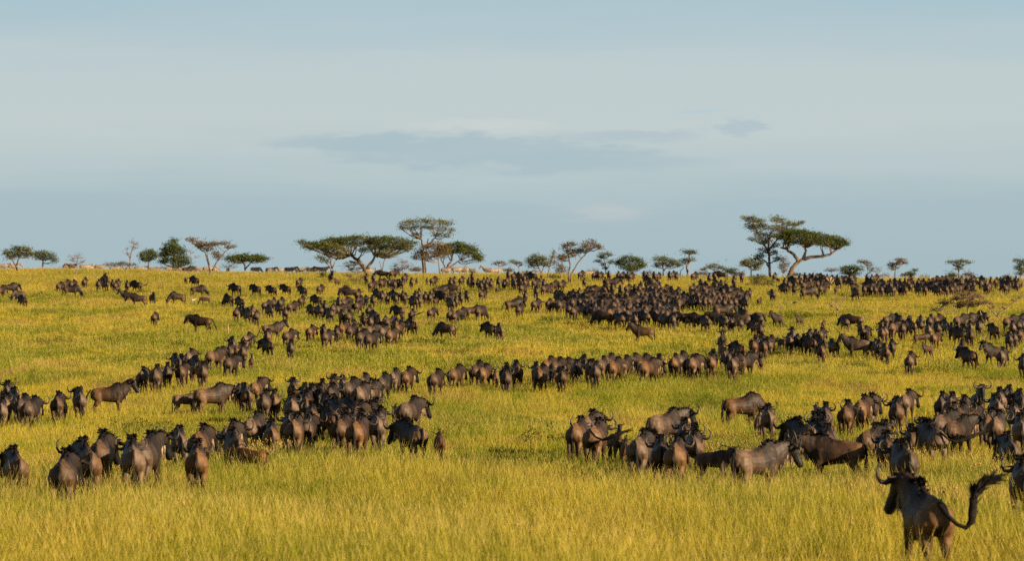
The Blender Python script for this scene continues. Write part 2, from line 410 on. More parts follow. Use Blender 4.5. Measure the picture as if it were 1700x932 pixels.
    if kind == 'adult':
        for sg in (-1, 1):
            hb = MB(); o_ = poll + hd * .07 + hup * .075
            pth = [(0.01, 0, 0), (.10, .010, .02), (.20, -.020, .035), (.285, -.005, .035), (.325, .065, .02), (.318, .145, .0), (.270, .205, -.02), (.225, .225, -.03)]
            rr = [.052, .050, .036, .029, .025, .020, .013, .005]
            upv = (hup * .55 + Vector((0, 0, .75))).normalized()
            hb.tube([o_ + hside * sg * a_ * .95 + upv * b_ * .95 + hd * c_ for a_, b_, c_ in pth], rr, 8)
            horns.append(hb)
    # mane
    mane = MB(); rnd = random.Random(5)
    crest = [Vector((0, .12, 1.19)), Vector((0, .32, 1.34)), Vector((0, .44, 1.405)), Vector((0, .60, 1.32)), mid + Vector((0, 0, .16 * nk)), poll + hup * .10 - hd * .02, poll + hd * .10 + hup * .10]
    if zeb: crest = [Vector((0, .50, 1.24)), mid + (Vector((0, -.6, .8)).normalized()) * .15, poll + hup * .09 - hd * .03, poll + hd * .04 + hup * .1]
    if not calf or True:
        hh_ = .115 if kind == 'adult' else .05
        nh = 210 if kind == 'adult' else 60
        for i in range(nh):
            t = rnd.random() ** .9 * (len(crest) - 1); a_ = min(int(t), len(crest) - 2); p = crest[a_].lerp(crest[a_ + 1], t - a_)
            w_ = rnd.uniform(-.035, .035)
            p = p + hside * w_ - Vector((0, 0, .03))
            sidefall = w_ * 14
            mane.hair(p, Vector((sidefall * 1.3 + rnd.uniform(-.4, .4), rnd.uniform(-1.0, -.1), rnd.uniform(.2, .8))), hh_ * rnd.uniform(.7, 1.3), .020)
    beard = MB()
    if kind == 'adult':
        ch = poll + hd * .26 - hup * .10; bb = Vector((0, .68, .80)); mm = mid + Vector((0, .02, -.15 * nk))
        cv = [ch, poll + hd * .10 - hup * .10, mm, bb]
        for i in range(220):
            t = rnd.random() * 2.6; a_ = min(int(t), 2); p = cv[a_].lerp(cv[a_ + 1], t - a_) + hside * rnd.uniform(-.05, .05)
            beard.hair(p + Vector((0, 0, .05)), Vector((rnd.uniform(-.2, .2), rnd.uniform(-.2, .2), -1)), rnd.uniform(.14, .27), .020)
    # tail
    tl = MB(); b = Vector((0, -.63, 1.10))
    TP = {'': [(0, -.68, 1.04), (.0, -.71, .86), (.0, -.70, .66), (.01, -.69, .48), (.01, -.68, .32)],
          'h': [(0.03, -.68, 1.04), (.05, -.72, .86), (.05, -.72, .66), (.08, -.73, .48), (.12, -.72, .34)],
          'T': [(.08, -.74, 1.0), (.20, -.78, .88), (.36, -.80, .86), (.52, -.80, .95), (.66, -.78, 1.10)],
          't': [(-.08, -.74, 1.0), (-.20, -.78, .88), (-.36, -.80, .86), (-.52, -.80, .95), (-.62, -.78, 1.08)],
          'L': [(.16, -.76, .93), (.34, -.80, .86), (.55, -.82, .93), (.78, -.82, 1.02), (1.02, -.80, 1.13)],
          'B': [(.02, -.74, 1.0), (.03, -.82, .84), (.04, -.90, .64), (.05, -.99, .44), (.06, -1.06, .24)],
          'U': [(.08, -.74, .95), (.19, -.80, .84), (.29, -.84, .80), (.36, -.86, .88), (.37, -.88, 1.02), (.38, -.88, 1.17), (.45, -.88, 1.30), (.58, -.88, 1.40)]}[tail]
    if calf: TP = [Vector(p) * .97 + Vector((0, .05, 0)) for p in TP]; b += Vector((0, .06, 0))
    pts = [b, Vector((0, -.665 + (.06 if calf else 0), 1.085))] + [Vector(p) for p in TP]; nn_ = len(pts)
    rr = [.032, .030] + [.024] * (nn_ - 2); rr[-1] = .008; rr[-2] = .050 if not calf else .02; rr[-3] = .050 if not calf else .02; rr[-4] = .034 if not calf else .02
    if nn_ > 8: rr = [.036, .034, .03, .028, .030, .050, .060, .052, .034, .010]
    if zeb: rr = [r * .8 for r in rr]
    tl.tube(pts, rr, 8, side=(0, 1, 0) if tail in 'TtLU' and tail else None)
    st = max(2, nn_ - 4)
    for i in range((70 if tail != 'U' else 200) if not calf else 20):
        t = rnd.uniform(st, nn_ - 1.05); a_ = int(t); p = pts[a_].lerp(pts[a_ + 1], t - a_); d = (pts[a_ + 1] - pts[a_]).normalized()
        tl.hair(p, d + Vector((rnd.uniform(-.35, .35), rnd.uniform(-.3, .3), rnd.uniform(-.3, .3))), rnd.uniform(.12, .24) * (1.6 if tail == 'U' else 1), .014 if tail != 'U' else .02)
    if kind == 'calf' and False: pass
    return body, horns, mane, beard, tl, S_

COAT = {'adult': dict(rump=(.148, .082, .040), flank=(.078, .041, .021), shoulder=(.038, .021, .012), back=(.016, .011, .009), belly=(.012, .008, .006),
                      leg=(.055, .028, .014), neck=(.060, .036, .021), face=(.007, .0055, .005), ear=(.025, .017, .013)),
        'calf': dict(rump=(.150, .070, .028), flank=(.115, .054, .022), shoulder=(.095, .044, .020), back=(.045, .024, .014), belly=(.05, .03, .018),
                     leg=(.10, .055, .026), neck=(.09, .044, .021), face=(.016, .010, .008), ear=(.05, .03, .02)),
        'zebra': {}}
def remesh(mb, voxel, ratio):
    me = mb.build('tmp', [], False)
    bm = bmesh.new(); bm.from_mesh(me); bmesh.ops.recalc_face_normals(bm, faces=bm.faces); bm.to_mesh(me); bm.free()
    o = bpy.data.objects.new('tmp', me); C.objects.link(o)
    r = o.modifiers.new('r', 'REMESH'); r.mode = 'VOXEL'; r.voxel_size = voxel; r.use_smooth_shade = True
    s_ = o.modifiers.new('s', 'SMOOTH'); s_.iterations = 3; s_.factor = .5
    d = o.modifiers.new('d', 'DECIMATE'); d.ratio = ratio
    dg = bpy.context.evaluated_depsgraph_get()
    out_ = bpy.data.meshes.new_from_object(o.evaluated_get(dg))
    bpy.data.objects.remove(o); bpy.data.meshes.remove(me)
    return out_
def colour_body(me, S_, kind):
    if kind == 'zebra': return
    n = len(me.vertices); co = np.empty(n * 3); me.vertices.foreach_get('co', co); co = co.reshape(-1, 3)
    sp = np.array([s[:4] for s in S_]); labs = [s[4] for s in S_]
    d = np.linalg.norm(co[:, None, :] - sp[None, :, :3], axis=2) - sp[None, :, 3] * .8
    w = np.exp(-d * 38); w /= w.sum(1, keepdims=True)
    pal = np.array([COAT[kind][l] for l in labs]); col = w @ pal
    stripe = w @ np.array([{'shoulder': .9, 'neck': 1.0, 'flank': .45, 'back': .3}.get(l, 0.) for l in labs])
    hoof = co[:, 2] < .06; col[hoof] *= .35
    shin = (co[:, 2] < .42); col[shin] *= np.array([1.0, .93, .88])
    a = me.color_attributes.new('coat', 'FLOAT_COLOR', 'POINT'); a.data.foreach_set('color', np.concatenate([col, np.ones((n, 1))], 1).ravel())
    b = me.attributes.new('stripe', 'FLOAT', 'POINT'); b.data.foreach_set('value', stripe.astype('f'))
_cache = {}
def meshes(pose, yaw, tail, phase, kind, near):
    key = (pose, yaw, tail, phase, kind, near)
    if key in _cache: return _cache[key]
    body, horns, mane, beard, tl, S_ = animal_shapes(pose, yaw, tail, phase, kind)
    coat = M_ZEBRA if kind == 'zebra' else M_COAT
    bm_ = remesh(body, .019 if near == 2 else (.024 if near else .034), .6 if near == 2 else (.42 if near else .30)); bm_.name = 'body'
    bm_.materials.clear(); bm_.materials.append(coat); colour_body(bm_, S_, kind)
    tmat = [M_HAIR] if kind != 'zebra' else [M_ZEBRA]
    parts = [('horn', h.build('horn', [M_HORN])) for h in horns]
    if mane.v: parts.append(('mane', mane.build('mane', [M_HAIR], False)))
    if beard.v: parts.append(('beard', beard.build('beard', [M_BEARD], False)))
    parts.append(('tail', tl.build('tail', tmat)))
    if near: res = (bm_, parts)
    else: res = (merge([bm_] + [p[1] for p in parts]), [])
    _cache[key] = res; return res
def merge(mes):
    """one mesh out of several, materials kept, attributes coat and stripe carried"""
    bm = bmesh.new(); mats = []
    for me in mes:
        off = len(mats); mats += [m for m in me.materials]
        n0 = len(bm.faces); bm.from_mesh(me); bm.faces.ensure_lookup_table()
        for f in bm.faces[n0:]: f.material_index += off
    out_ = bpy.data.meshes.new('body'); bm.to_mesh(out_); bm.free()
    for m in mats: out_.materials.append(m)
    return out_

# ------------------------------------------------------------------ where every animal stands
# tile (x0, y0, scale): list of (X, Y of the hump, heading, pose, label or None) in tile units;
# heading 0 = walking away, 90 = facing right, -90 = facing left, 180 = facing the camera
# pose: w walking, g grazing, u head up, m head level, c calf; l / r head turned; T t L B U tail flung
HERD = []
def tile(x0, y0, s, rows):
    for r in rows:
        X, Y, h, p = r[:4]
        HERD.append((x0 + X / s, y0 + Y / s, h, p, r[4] if len(r) > 4 else None))
K1 = 7.727
tile(0, 440, K1, [(115,228,80,'w'),(8,258,60,'w'),(250,310,-130,'g'),(300,388,-20,'w'),(765,215,40,'w'),(845,190,60,'w'),(930,190,20,'w'),(905,250,95,'g'),
 (1085,160,10,'wr'),(1262,185,0,'w'),(1325,122,165,'u'),(1378,145,0,'w'),(1350,185,-10,'w'),(1445,192,0,'w'),(1512,182,10,'w'),(1480,205,10,'w'),
 (1630,205,0,'w'),(1655,330,-95,'u')])
tile(220, 440, K1, [(60,198,-65,'wT'),(85,365,-90,'w'),(255,350,165,'g'),(585,345,-110,'g'),(683,165,-10,'cw'),(805,140,-50,'w'),(835,257,90,'g'),(945,405,-95,'cg'),
 (1330,235,-60,'w'),(1590,250,-60,'m'),(1235,370,-55,'g'),(1385,405,-40,'w'),(280,597,5,'wr','lone dark wildebeest standing in open grass, seen squarely from behind'),
 (890,640,-75,'mB','lone black wildebeest standing side on in open grass, shaded flank'),
 (1330,535,0,'w'),(1435,525,-25,'w'),(1540,510,0,'w'),(1590,575,0,'w'),(1500,548,-15,'w')])
tile(440, 440, K1, [(435,165,20,'w'),(95,265,-60,'m'),(275,248,-60,'m'),(490,268,-40,'m'),(705,250,15,'w'),(845,92,170,'u'),(930,182,-150,'cu'),(1000,262,60,'w'),
 (1300,115,0,'w'),(1390,110,0,'w'),(1520,65,-80,'w'),(1645,55,60,'w'),(1370,200,20,'w'),(1450,180,60,'w'),(1505,175,40,'w'),(1590,170,0,'w'),(1660,188,0,'w'),
 (1100,290,-90,'w','big black wildebeest standing side on behind the middle herd in open grass'),(1190,312,10,'w'),
 (670,382,-60,'w'),(465,395,10,'wr'),(20,445,20,'w'),(105,420,10,'w'),(200,415,10,'w'),(60,510,-10,'w'),(190,488,-20,'w'),(258,538,0,'w'),(345,465,55,'wr'),
 (605,505,-20,'w'),(700,510,-10,'w'),(765,460,0,'w'),(870,485,10,'w'),(830,548,-10,'w'),(945,420,0,'w'),(1030,412,60,'w'),(960,500,60,'w'),(1080,472,60,'w'),(1160,460,20,'w'),
 (1000,575,-10,'w'),(1065,582,10,'w'),(1210,395,20,'w'),(1275,390,20,'w'),(1450,305,-40,'w'),(1500,335,0,'w'),(1380,385,0,'w'),(1570,370,0,'w'),(1665,330,-40,'w'),
 (1330,515,10,'w'),(1260,620,0,'w'),(1410,570,-20,'w'),(1350,645,0,'w'),(1460,640,0,'w'),(1540,640,0,'w'),(1600,655,50,'w'),
 (580,770,15,'wr'),(750,765,0,'w'),(790,830,15,'wr'),(915,780,0,'w'),(1000,720,20,'w'),(1120,710,10,'w'),(1110,760,20,'w'),(1210,765,10,'w'),(1240,825,40,'w'),(1370,755,60,'w'),(1360,850,50,'w'),(1515,770,30,'w'),(1620,805,35,'w'),(1680,690,0,'w')])
tile(650, 440, K1, [(165,110,10,'w'),(20,190,0,'w'),(60,185,10,'w'),(112,185,-10,'w'),(255,165,0,'w'),(320,168,0,'cw'),(455,165,0,'cw'),(535,145,50,'w'),
 (755,165,0,'w'),(805,150,0,'w'),(895,145,30,'w'),(990,165,0,'w'),(1035,95,0,'w'),(1045,180,0,'w'),(1100,175,0,'w'),(1140,205,0,'w'),(1180,165,0,'w'),(1225,162,0,'w'),(1210,215,0,'w'),(1275,180,0,'w'),(1370,158,0,'w'),(1440,190,0,'w'),(1360,278,20,'cw'),
 (1495,80,0,'w'),(1565,92,20,'w'),(610,262,80,'wB'),(800,242,-80,'w'),(70,322,-20,'w'),(55,365,0,'w'),(115,335,0,'w'),(172,360,10,'w'),(350,305,0,'w'),(308,335,0,'w'),(285,400,-30,'w'),(350,385,0,'w'),
 (430,345,0,'w'),(490,348,0,'w'),(550,332,20,'w'),(565,425,30,'cw'),(660,335,-60,'w'),(730,330,60,'w'),(745,372,10,'w'),(765,425,-30,'w'),(822,405,0,'w'),(885,358,0,'w'),(965,335,0,'wr'),
 (1165,315,40,'wr'),(95,515,-60,'w'),(260,565,10,'wL','wildebeest flicking its long tail out sideways beside a dark one, middle herd'),(140,610,0,'cw'),(510,540,20,'wr'),(755,560,10,'w'),(818,580,20,'w'),(892,540,20,'w'),(1040,515,70,'w'),(1140,520,60,'g'),
 (1600,402,60,'w'),(1550,432,70,'wB'),(1640,500,10,'wr'),(60,670,0,'w'),(140,690,0,'w'),(90,722,20,'w'),(265,688,-20,'w'),
 (710,735,-60,'g','small black wildebeest alone in open grass, head lowered with curved horns'),
 (1270,730,-25,'wl','black wildebeest with wide horns, one of two standing close together in open grass'),
 (1385,750,-10,'w','black wildebeest with low head, beside the wide-horned one of a pair')])
tile(840, 440, K1, [(270,78,0,'w'),(345,88,-60,'w'),(420,178,10,'w'),(485,185,0,'w'),(385,275,0,'w'),(500,245,50,'w'),(575,235,10,'w'),(620,195,60,'w'),(700,195,20,'w'),(250,335,0,'w'),
 (380,430,20,'wr'),(550,430,10,'w'),(620,442,60,'w'),(700,440,30,'w'),(800,490,0,'wt'),(870,520,30,'w'),(960,72,20,'w'),(1005,165,0,'w'),(1150,82,60,'w'),(1205,88,20,'w'),(1320,82,0,'w'),(1440,82,0,'w'),(1490,88,20,'w'),(1560,88,0,'w'),(1605,95,30,'w'),
 (1270,158,0,'w'),(1350,162,80,'w'),
 (670,325,-30,'w'),(715,330,-40,'w'),(760,340,-30,'w'),(805,345,-30,'w'),(850,340,-20,'w'),(890,350,0,'w'),(940,297,0,'w'),(1010,287,0,'w'),(1045,272,10,'w'),(1120,270,20,'w'),
 (1200,262,-90,'w'),(1285,252,-10,'w'),(1350,242,0,'w'),(1040,345,20,'w'),(1160,330,-80,'m','large brown wildebeest side on at the edge of the packed herd'),(1470,260,0,'w'),(1560,245,30,'w'),(1650,250,0,'w'),(1540,320,0,'w'),
 (700,385,-20,'w'),(790,400,-20,'w'),(860,410,10,'w'),(940,410,0,'w'),(1040,410,30,'w'),(1070,510,-10,'w'),(1130,515,0,'w'),(1180,510,0,'w'),(1250,530,0,'w'),
 (1290,580,-60,'g','black wildebeest at the near edge of the packed herd, head down'),(1385,572,0,'w'),(1460,610,-40,'w'),(1560,600,-60,'w'),(1645,612,0,'w')])
tile(1050, 440, K1, [(50,585,0,'w'),(125,580,0,'w'),(200,585,-60,'w'),(280,600,-60,'w'),(355,622,0,'w'),(430,625,-30,'w'),(500,620,0,'w'),(550,600,-10,'w'),(650,598,-70,'w'),(750,622,-70,'w'),(860,612,-70,'w'),(935,650,-20,'w'),(330,450,0,'w'),(450,475,0,'w'),(500,545,-20,'w'),
 (630,447,-60,'cw','small black calf standing just clear of the packed herd'),
 (1120,598,-80,'m'),(1215,612,60,'w'),(1170,650,-20,'w'),(1270,660,0,'w'),(1400,612,-90,'m'),(1430,545,-60,'u'),(1520,612,80,'w'),(1610,618,-60,'w'),(1390,672,0,'w'),(1575,712,-20,'w'),(1640,735,0,'w'),
 (1150,502,70,'w'),(1090,480,30,'w'),(1272,530,0,'cw'),(1380,388,0,'w'),(1440,425,-20,'w'),(1625,420,30,'cw'),(1500,302,0,'w'),
 (150,78,0,'w'),(190,98,0,'w'),(280,88,0,'w'),(330,95,30,'w'),(475,82,0,'w'),(515,76,20,'w'),(565,95,0,'w'),(790,88,40,'w'),(985,110,0,'w'),(1050,88,0,'w'),(1150,76,-70,'w'),(1310,108,0,'w'),(1400,112,0,'w'),(1300,152,0,'w'),(1600,122,0,'w'),(215,142,-60,'w'),
 (150,772,-92,'u','single brown wildebeest standing side on in open grass, head raised'),
 (1150,868,170,'u'),(1610,895,20,'w')])
tile(1260, 440, K1, [(200,98,10,'w'),(330,168,0,'w'),(450,140,-60,'w'),(525,108,0,'w'),(590,102,0,'w'),(640,110,20,'w'),(690,106,0,'w'),(740,112,10,'w'),(540,172,0,'w'),(590,165,0,'w'),(650,152,0,'w'),(740,152,0,'w'),(790,165,-60,'w'),(815,106,-50,'w'),(870,122,0,'w'),
 (830,208,40,'w'),(950,132,0,'w'),(1000,126,0,'w'),(1050,140,20,'w'),(1100,146,0,'w'),(1020,168,-20,'w'),(1165,122,0,'w'),(1180,172,-40,'w'),(1205,142,20,'w'),(1385,118,0,'w'),(1445,125,0,'w'),(1490,120,20,'w'),
 (175,315,-10,'wt'),(320,242,-25,'w'),(450,257,0,'wT'),(620,280,70,'g'),(810,245,20,'w'),(985,282,10,'cw'),(1225,242,40,'w'),(1245,292,-30,'g'),
 (1385,238,40,'w'),(1450,176,-60,'w'),(1550,205,0,'w'),(1600,232,0,'w'),(1430,255,0,'w'),(1500,262,10,'w'),(1570,258,0,'w'),(1640,252,0,'w'),(1685,208,0,'w'),
 (245,612,-145,'u'),(525,655,-150,'cu','dark calf standing in open grass looking back at the camera'),(825,712,10,'cw'),
 (1100,655,-20,'wl'),(1225,628,-75,'wT'),(1305,730,0,'w'),(1355,782,10,'wr')])
K2 = 6.658
tile(1460, 500, K2, [(100,137,60,'w'),(215,130,-60,'w'),(320,158,0,'m'),(45,212,0,'wl'),(110,222,0,'w'),(60,262,0,'w'),(20,272,0,'w'),(165,218,20,'w'),(255,222,0,'w'),(290,192,20,'w'),(350,197,-20,'w'),(460,150,0,'w'),(425,192,0,'w'),(455,198,0,'w'),
 (560,147,10,'w'),(540,242,0,'w'),(640,142,30,'wr'),(645,227,0,'w'),(740,200,-15,'wl'),(800,242,0,'w'),(890,140,60,'w'),(960,132,70,'w'),(1150,100,-60,'g'),(1000,222,0,'w'),(960,258,-20,'w'),(1100,202,0,'w'),(900,282,-60,'w'),(1000,292,0,'w'),
 (1275,248,-30,'m'),(1440,152,60,'w'),(1530,138,70,'w'),(1470,218,0,'w'),(1540,202,0,'w'),(1585,192,0,'w'),(1430,342,0,'w'),(1550,292,0,'w'),(1490,332,0,'w'),
 (455,352,75,'cg','pale tan calf grazing side on among darker wildebeest'),(610,332,10,'w'),(540,480,-150,'cu'),(905,430,180,'g','wildebeest facing the camera with head down and pale curved horns'),
 (1000,512,-25,'ml','black wildebeest standing in front of the scattered herd, ear held sideways'),(1268,468,-140,'u','wildebeest raising its head towards the camera behind a brown one'),(1352,512,10,'wr'),(335,560,10,'wr','single wildebeest with backswept horns standing clear of the others in open grass'),(1592,590,0,'w')])
K3 = 6.538
tile(1240, 500, K3, [(495,285,0,'m'),(680,310,0,'w'),(740,312,0,'w'),(800,290,10,'wr'),(465,352,0,'w'),(545,362,0,'w'),(620,362,0,'w'),(690,372,-20,'w'),(750,362,0,'wl'),(800,374,-30,'w'),(810,452,0,'w'),(942,412,-20,'w'),(130,362,20,'w'),(80,402,10,'w'),(180,410,0,'w'),(255,370,10,'w'),(385,395,-50,'cw'),
 (1235,390,-90,'u','black wildebeest side on with deep chest and lowered muzzle before a brown group'),(1330,402,-60,'w'),(1430,427,0,'w'),(1500,462,-10,'w'),(1570,417,0,'wr'),(1375,412,0,'w'),(150,600,5,'cw')])
K4 = 5.667
tile(980, 540, K4, [(1245,152,0,'m'),(1400,152,-20,'w'),(1560,97,15,'wr'),(1600,110,10,'w'),(1660,112,0,'w'),(1180,228,0,'w'),(1240,215,0,'w'),(1140,262,0,'w'),(1310,235,10,'w'),(1380,255,30,'w'),(1340,280,10,'w'),(1460,252,50,'wr'),
 (1600,293,0,'cw'),(655,275,0,'w','wildebeest seen from behind in the gap of the long line'),(850,246,30,'w'),(790,270,10,'w'),(940,280,40,'w'),(975,272,30,'w'),(1045,295,10,'cw'),(170,266,20,'w'),(110,292,10,'w'),(230,302,45,'w'),(400,265,30,'w'),(320,285,20,'w'),(490,270,20,'w'),(545,308,60,'w'),(20,322,0,'w')])
tile(690, 560, K4, [(185,300,20,'w'),(375,258,25,'w'),(575,222,35,'w'),(690,248,20,'w'),(812,248,10,'w'),(915,220,0,'wr'),(770,315,0,'cw'),(850,285,0,'w'),
 (1140,236,0,'w'),(1245,180,20,'w'),(1330,190,20,'w'),(1405,194,20,'w'),(1375,280,0,'w'),(1310,300,0,'cw'),(1510,216,0,'w'),(1590,166,0,'w'),(1640,215,0,'w'),(1690,228,0,'w'),(1180,260,10,'w')])
tile(200, 500, K4, [(205,622,5,'w'),(335,600,10,'w'),(460,580,0,'w'),(560,575,10,'w'),(530,497,-10,'w'),(600,502,-20,'w'),(650,450,10,'wr'),(730,520,-20,'w'),(680,590,0,'cw'),(775,570,0,'w'),(880,440,60,'w'),(945,428,20,'w'),(1030,397,10,'w'),(1040,502,20,'wr'),(1055,336,0,'w'),(1110,392,10,'w'),(1150,400,0,'w'),(1190,296,20,'wT'),
 (1420,198,80,'uB','brown wildebeest standing side on with raised head above a walking line'),(1385,262,0,'w'),(1385,347,-20,'wl'),(1580,262,50,'wr'),(1600,367,0,'w'),(1230,522,0,'cu','small tan calf standing alone beside the diagonal line')])
tile(440, 590, K4, [(265,215,0,'m'),(370,265,0,'w'),(440,270,0,'w'),(420,312,10,'w'),(540,226,0,'w'),(640,185,0,'m'),(500,272,0,'w'),(620,262,10,'w'),(730,195,0,'m'),(800,206,30,'w'),(925,170,10,'w'),(900,250,30,'w'),(1000,232,40,'w'),(1105,166,10,'w'),(1212,124,10,'w'),(1332,110,10,'wr'),
 (210,402,0,'cw'),(250,362,0,'w'),(380,342,0,'w'),(520,327,-20,'w'),(640,372,0,'wl'),(575,362,0,'w'),(700,402,-30,'w'),(820,380,-20,'w'),(440,442,0,'w'),(620,470,-30,'w'),(880,430,10,'w'),(965,432,20,'w'),(1040,405,0,'m'),(1080,480,0,'wr'),(790,502,0,'w'),(905,512,0,'wr'),
 (720,545,10,'w'),(870,562,10,'w'),(1005,520,0,'w'),(1080,542,0,'cw'),(280,545,8,'w'),(400,548,10,'wr'),(225,530,0,'w'),(60,612,0,'w'),(1230,470,0,'cw'),(1355,388,25,'wr','brown cow with one horn and ear showing, calf pressed to her rump'),
 (1430,600,-22,'wl','black wildebeest with one curved horn showing, calf at its side in open grass'),(1600,718,0,'cw','calf seen from behind beside a black adult in open grass')])
K5 = 8.475
tile(280, 600, K5, [(225,435,70,'cw','tan calf with dark mane walking side on in open grass'),(590,310,60,'wr','greyish wildebeest with upswept horn and pale beard near a tan calf'),(960,362,175,'cu'),(1080,315,-10,'w'),(1240,232,20,'mr'),(1350,400,10,'w'),(1480,400,0,'w')])
tile(0, 700, K4, [(150,240,-6,'wl'),(600,268,5,'w'),(810,165,-5,'+wl'),(945,92,8,'+w'),(1245,140,0,'+w'),(1370,100,15,'+mr')])
K6 = 5.667
tile(260, 650, K6, [(220,330,0,'wl'),(410,312,10,'wr'),(380,460,0,'w'),(690,270,12,'w'),(730,350,-10,'w'),(910,195,18,'w'),(900,520,-60,'cw','calf half buried in tall grass beside the walking line')])
tile(0, 600, K4, [(65,187,0,'m'),(150,248,-10,'w'),(60,300,0,'w'),(195,308,12,'w'),(15,350,0,'w'),(245,402,10,'cw'),(290,330,20,'w'),(540,287,5,'wr'),(600,350,0,'cw'),(745,250,0,'ml'),
 (1010,207,84,'uB','large wildebeest standing side on with black mane and bushy trailing tail')])
K7 = 5.484
tile(920, 670, K7, [(215,125,15,'w'),(320,65,12,'wr'),(375,140,10,'wL','wildebeest flinging its tail out sideways behind a broad brown rump'),(555,242,170,'cu','calf with upright ears at the edge of the small group'),(655,315,0,'cw'),(790,238,12,'w'),(970,295,0,'w'),(1110,290,5,'w'),(860,255,10,'w'),
 (1000,45,38,'mr','wildebeest with ruffled mane and upswept horn, behind the small cluster'),(1190,140,0,'w'),(1280,190,0,'w'),(1275,235,0,'w'),(1440,405,128,'cmr','dark calf low in flowering grass between the small cluster and a large wildebeest')])
K8 = 5.825
tile(1180, 630, K8, [(290,130,62,'g','single wildebeest grazing apart, tail end towards the camera, head hidden in grass'),(555,245,0,'m'),(465,332,0,'cw'),
 (430,600,48,'mr','wildebeest with lyre-shaped horns turned side on in flowering grass, shaggy pale throat'),
 (1225,527,-84,'ml','long dark wildebeest walking side on with lowered black face and striped neck'),
 (1110,226,0,'w'),(1040,240,-10,'cw'),(1000,322,0,'w'),(1100,332,-10,'w'),(1080,392,-20,'w'),(900,372,-20,'wl'),(1130,442,0,'w'),(1310,205,5,'w'),(1460,152,10,'w'),(1540,137,10,'wr'),(1445,290,0,'cw')])
K9 = 5.826
tile(1430, 630, K9, [(435,100,18,'wr'),(340,172,0,'w'),(775,124,5,'w'),(870,128,0,'w'),(990,158,0,'w'),(1120,92,168,'u','wildebeest facing the camera with spread horns inside the packed group'),(1340,82,0,'w'),(1440,62,0,'w'),(1300,150,-10,'w'),(1540,100,0,'w'),(860,225,20,'w'),(960,222,10,'w'),(800,286,25,'w'),
 (1085,238,10,'w'),(1230,282,10,'w'),(1310,302,10,'w'),(1480,212,0,'w'),(1540,335,-5,'w'),(225,400,0,'m'),(240,505,0,'w'),(90,430,20,'w'),(480,440,0,'w'),(560,380,10,'m'),
 (690,400,-18,'wL','black wildebeest with its tail flung straight out sideways, legs clear of the grass'),(410,590,-10,'w','dark heavy wildebeest directly behind the galloping one'),(930,345,50,'mr'),
 (1430,520,-8,'wl'),(1560,750,-3,'w')])
tile(1440, 740, 4.854, [(480,290,-16,'+flU','large wildebeest with tail whipped high, galloping off closest to the camera')])
random.seed(11)
def fill(poly, dx, dy, head, spread=25, jit=.35):
    ys_ = [p[1] for p in poly]; xs_ = [p[0] for p in poly]; y = min(ys_); k = 0
    while y <= max(ys_):
        x = min(xs_) + (k % 2) * dx * .5
        while x <= max(xs_):
            px, py = x + random.uniform(-jit, jit) * dx, y + random.uniform(-jit, jit) * dy
            ins = False
            for i in range(len(poly)):
                (x1, y1), (x2, y2) = poly[i], poly[i - 1]
                if (y1 > py) != (y2 > py) and px < (x2 - x1) * (py - y1) / (y2 - y1) + x1: ins = not ins
            if ins and not any(abs(px - h[0]) < dx * .45 and abs(py - h[1]) < dy * .6 for h in HERD):
                HERD.append((px, py, head + random.uniform(-spread, spread), random.choice(['w', 'w', 'w', 'wr', 'wl', 'cw', 'g']), None))
            x += dx
        y += dy; k += 1
fill([(925,482),(990,475),(1050,488),(1056,466),(1085,462),(1110,474),(1140,478),(1160,462),(1200,460),(1243,480),(1244,494),(1170,497),(1138,492),(1120,512),(1070,514),(985,512),(965,502),(925,492)], 8.4, 5.6, 5)
fill([(1425,470),(1478,459),(1560,457),(1620,457),(1702,459),(1702,471),(1620,473),(1560,475),(1500,476),(1440,475)], 8.0, 5.0, 0)
fill([(1285,458),(1400,454),(1415,461),(1340,470),(1290,468)], 9.0, 5.6, 0)
fill([(835,452),(905,450),(905,470),(838,472)], 10, 7, 10)

NUM = ('first second third fourth fifth sixth seventh eighth ninth tenth eleventh twelfth thirteenth fourteenth fifteenth sixteenth seventeenth eighteenth nineteenth twentieth '
       'twenty-first twenty-second twenty-third twenty-fourth twenty-fifth twenty-sixth twenty-seventh twenty-eighth twenty-ninth thirtieth thirty-first thirty-second thirty-third thirty-fourth thirty-fifth thirty-sixth thirty-seventh thirty-eighth thirty-ninth fortieth').split()
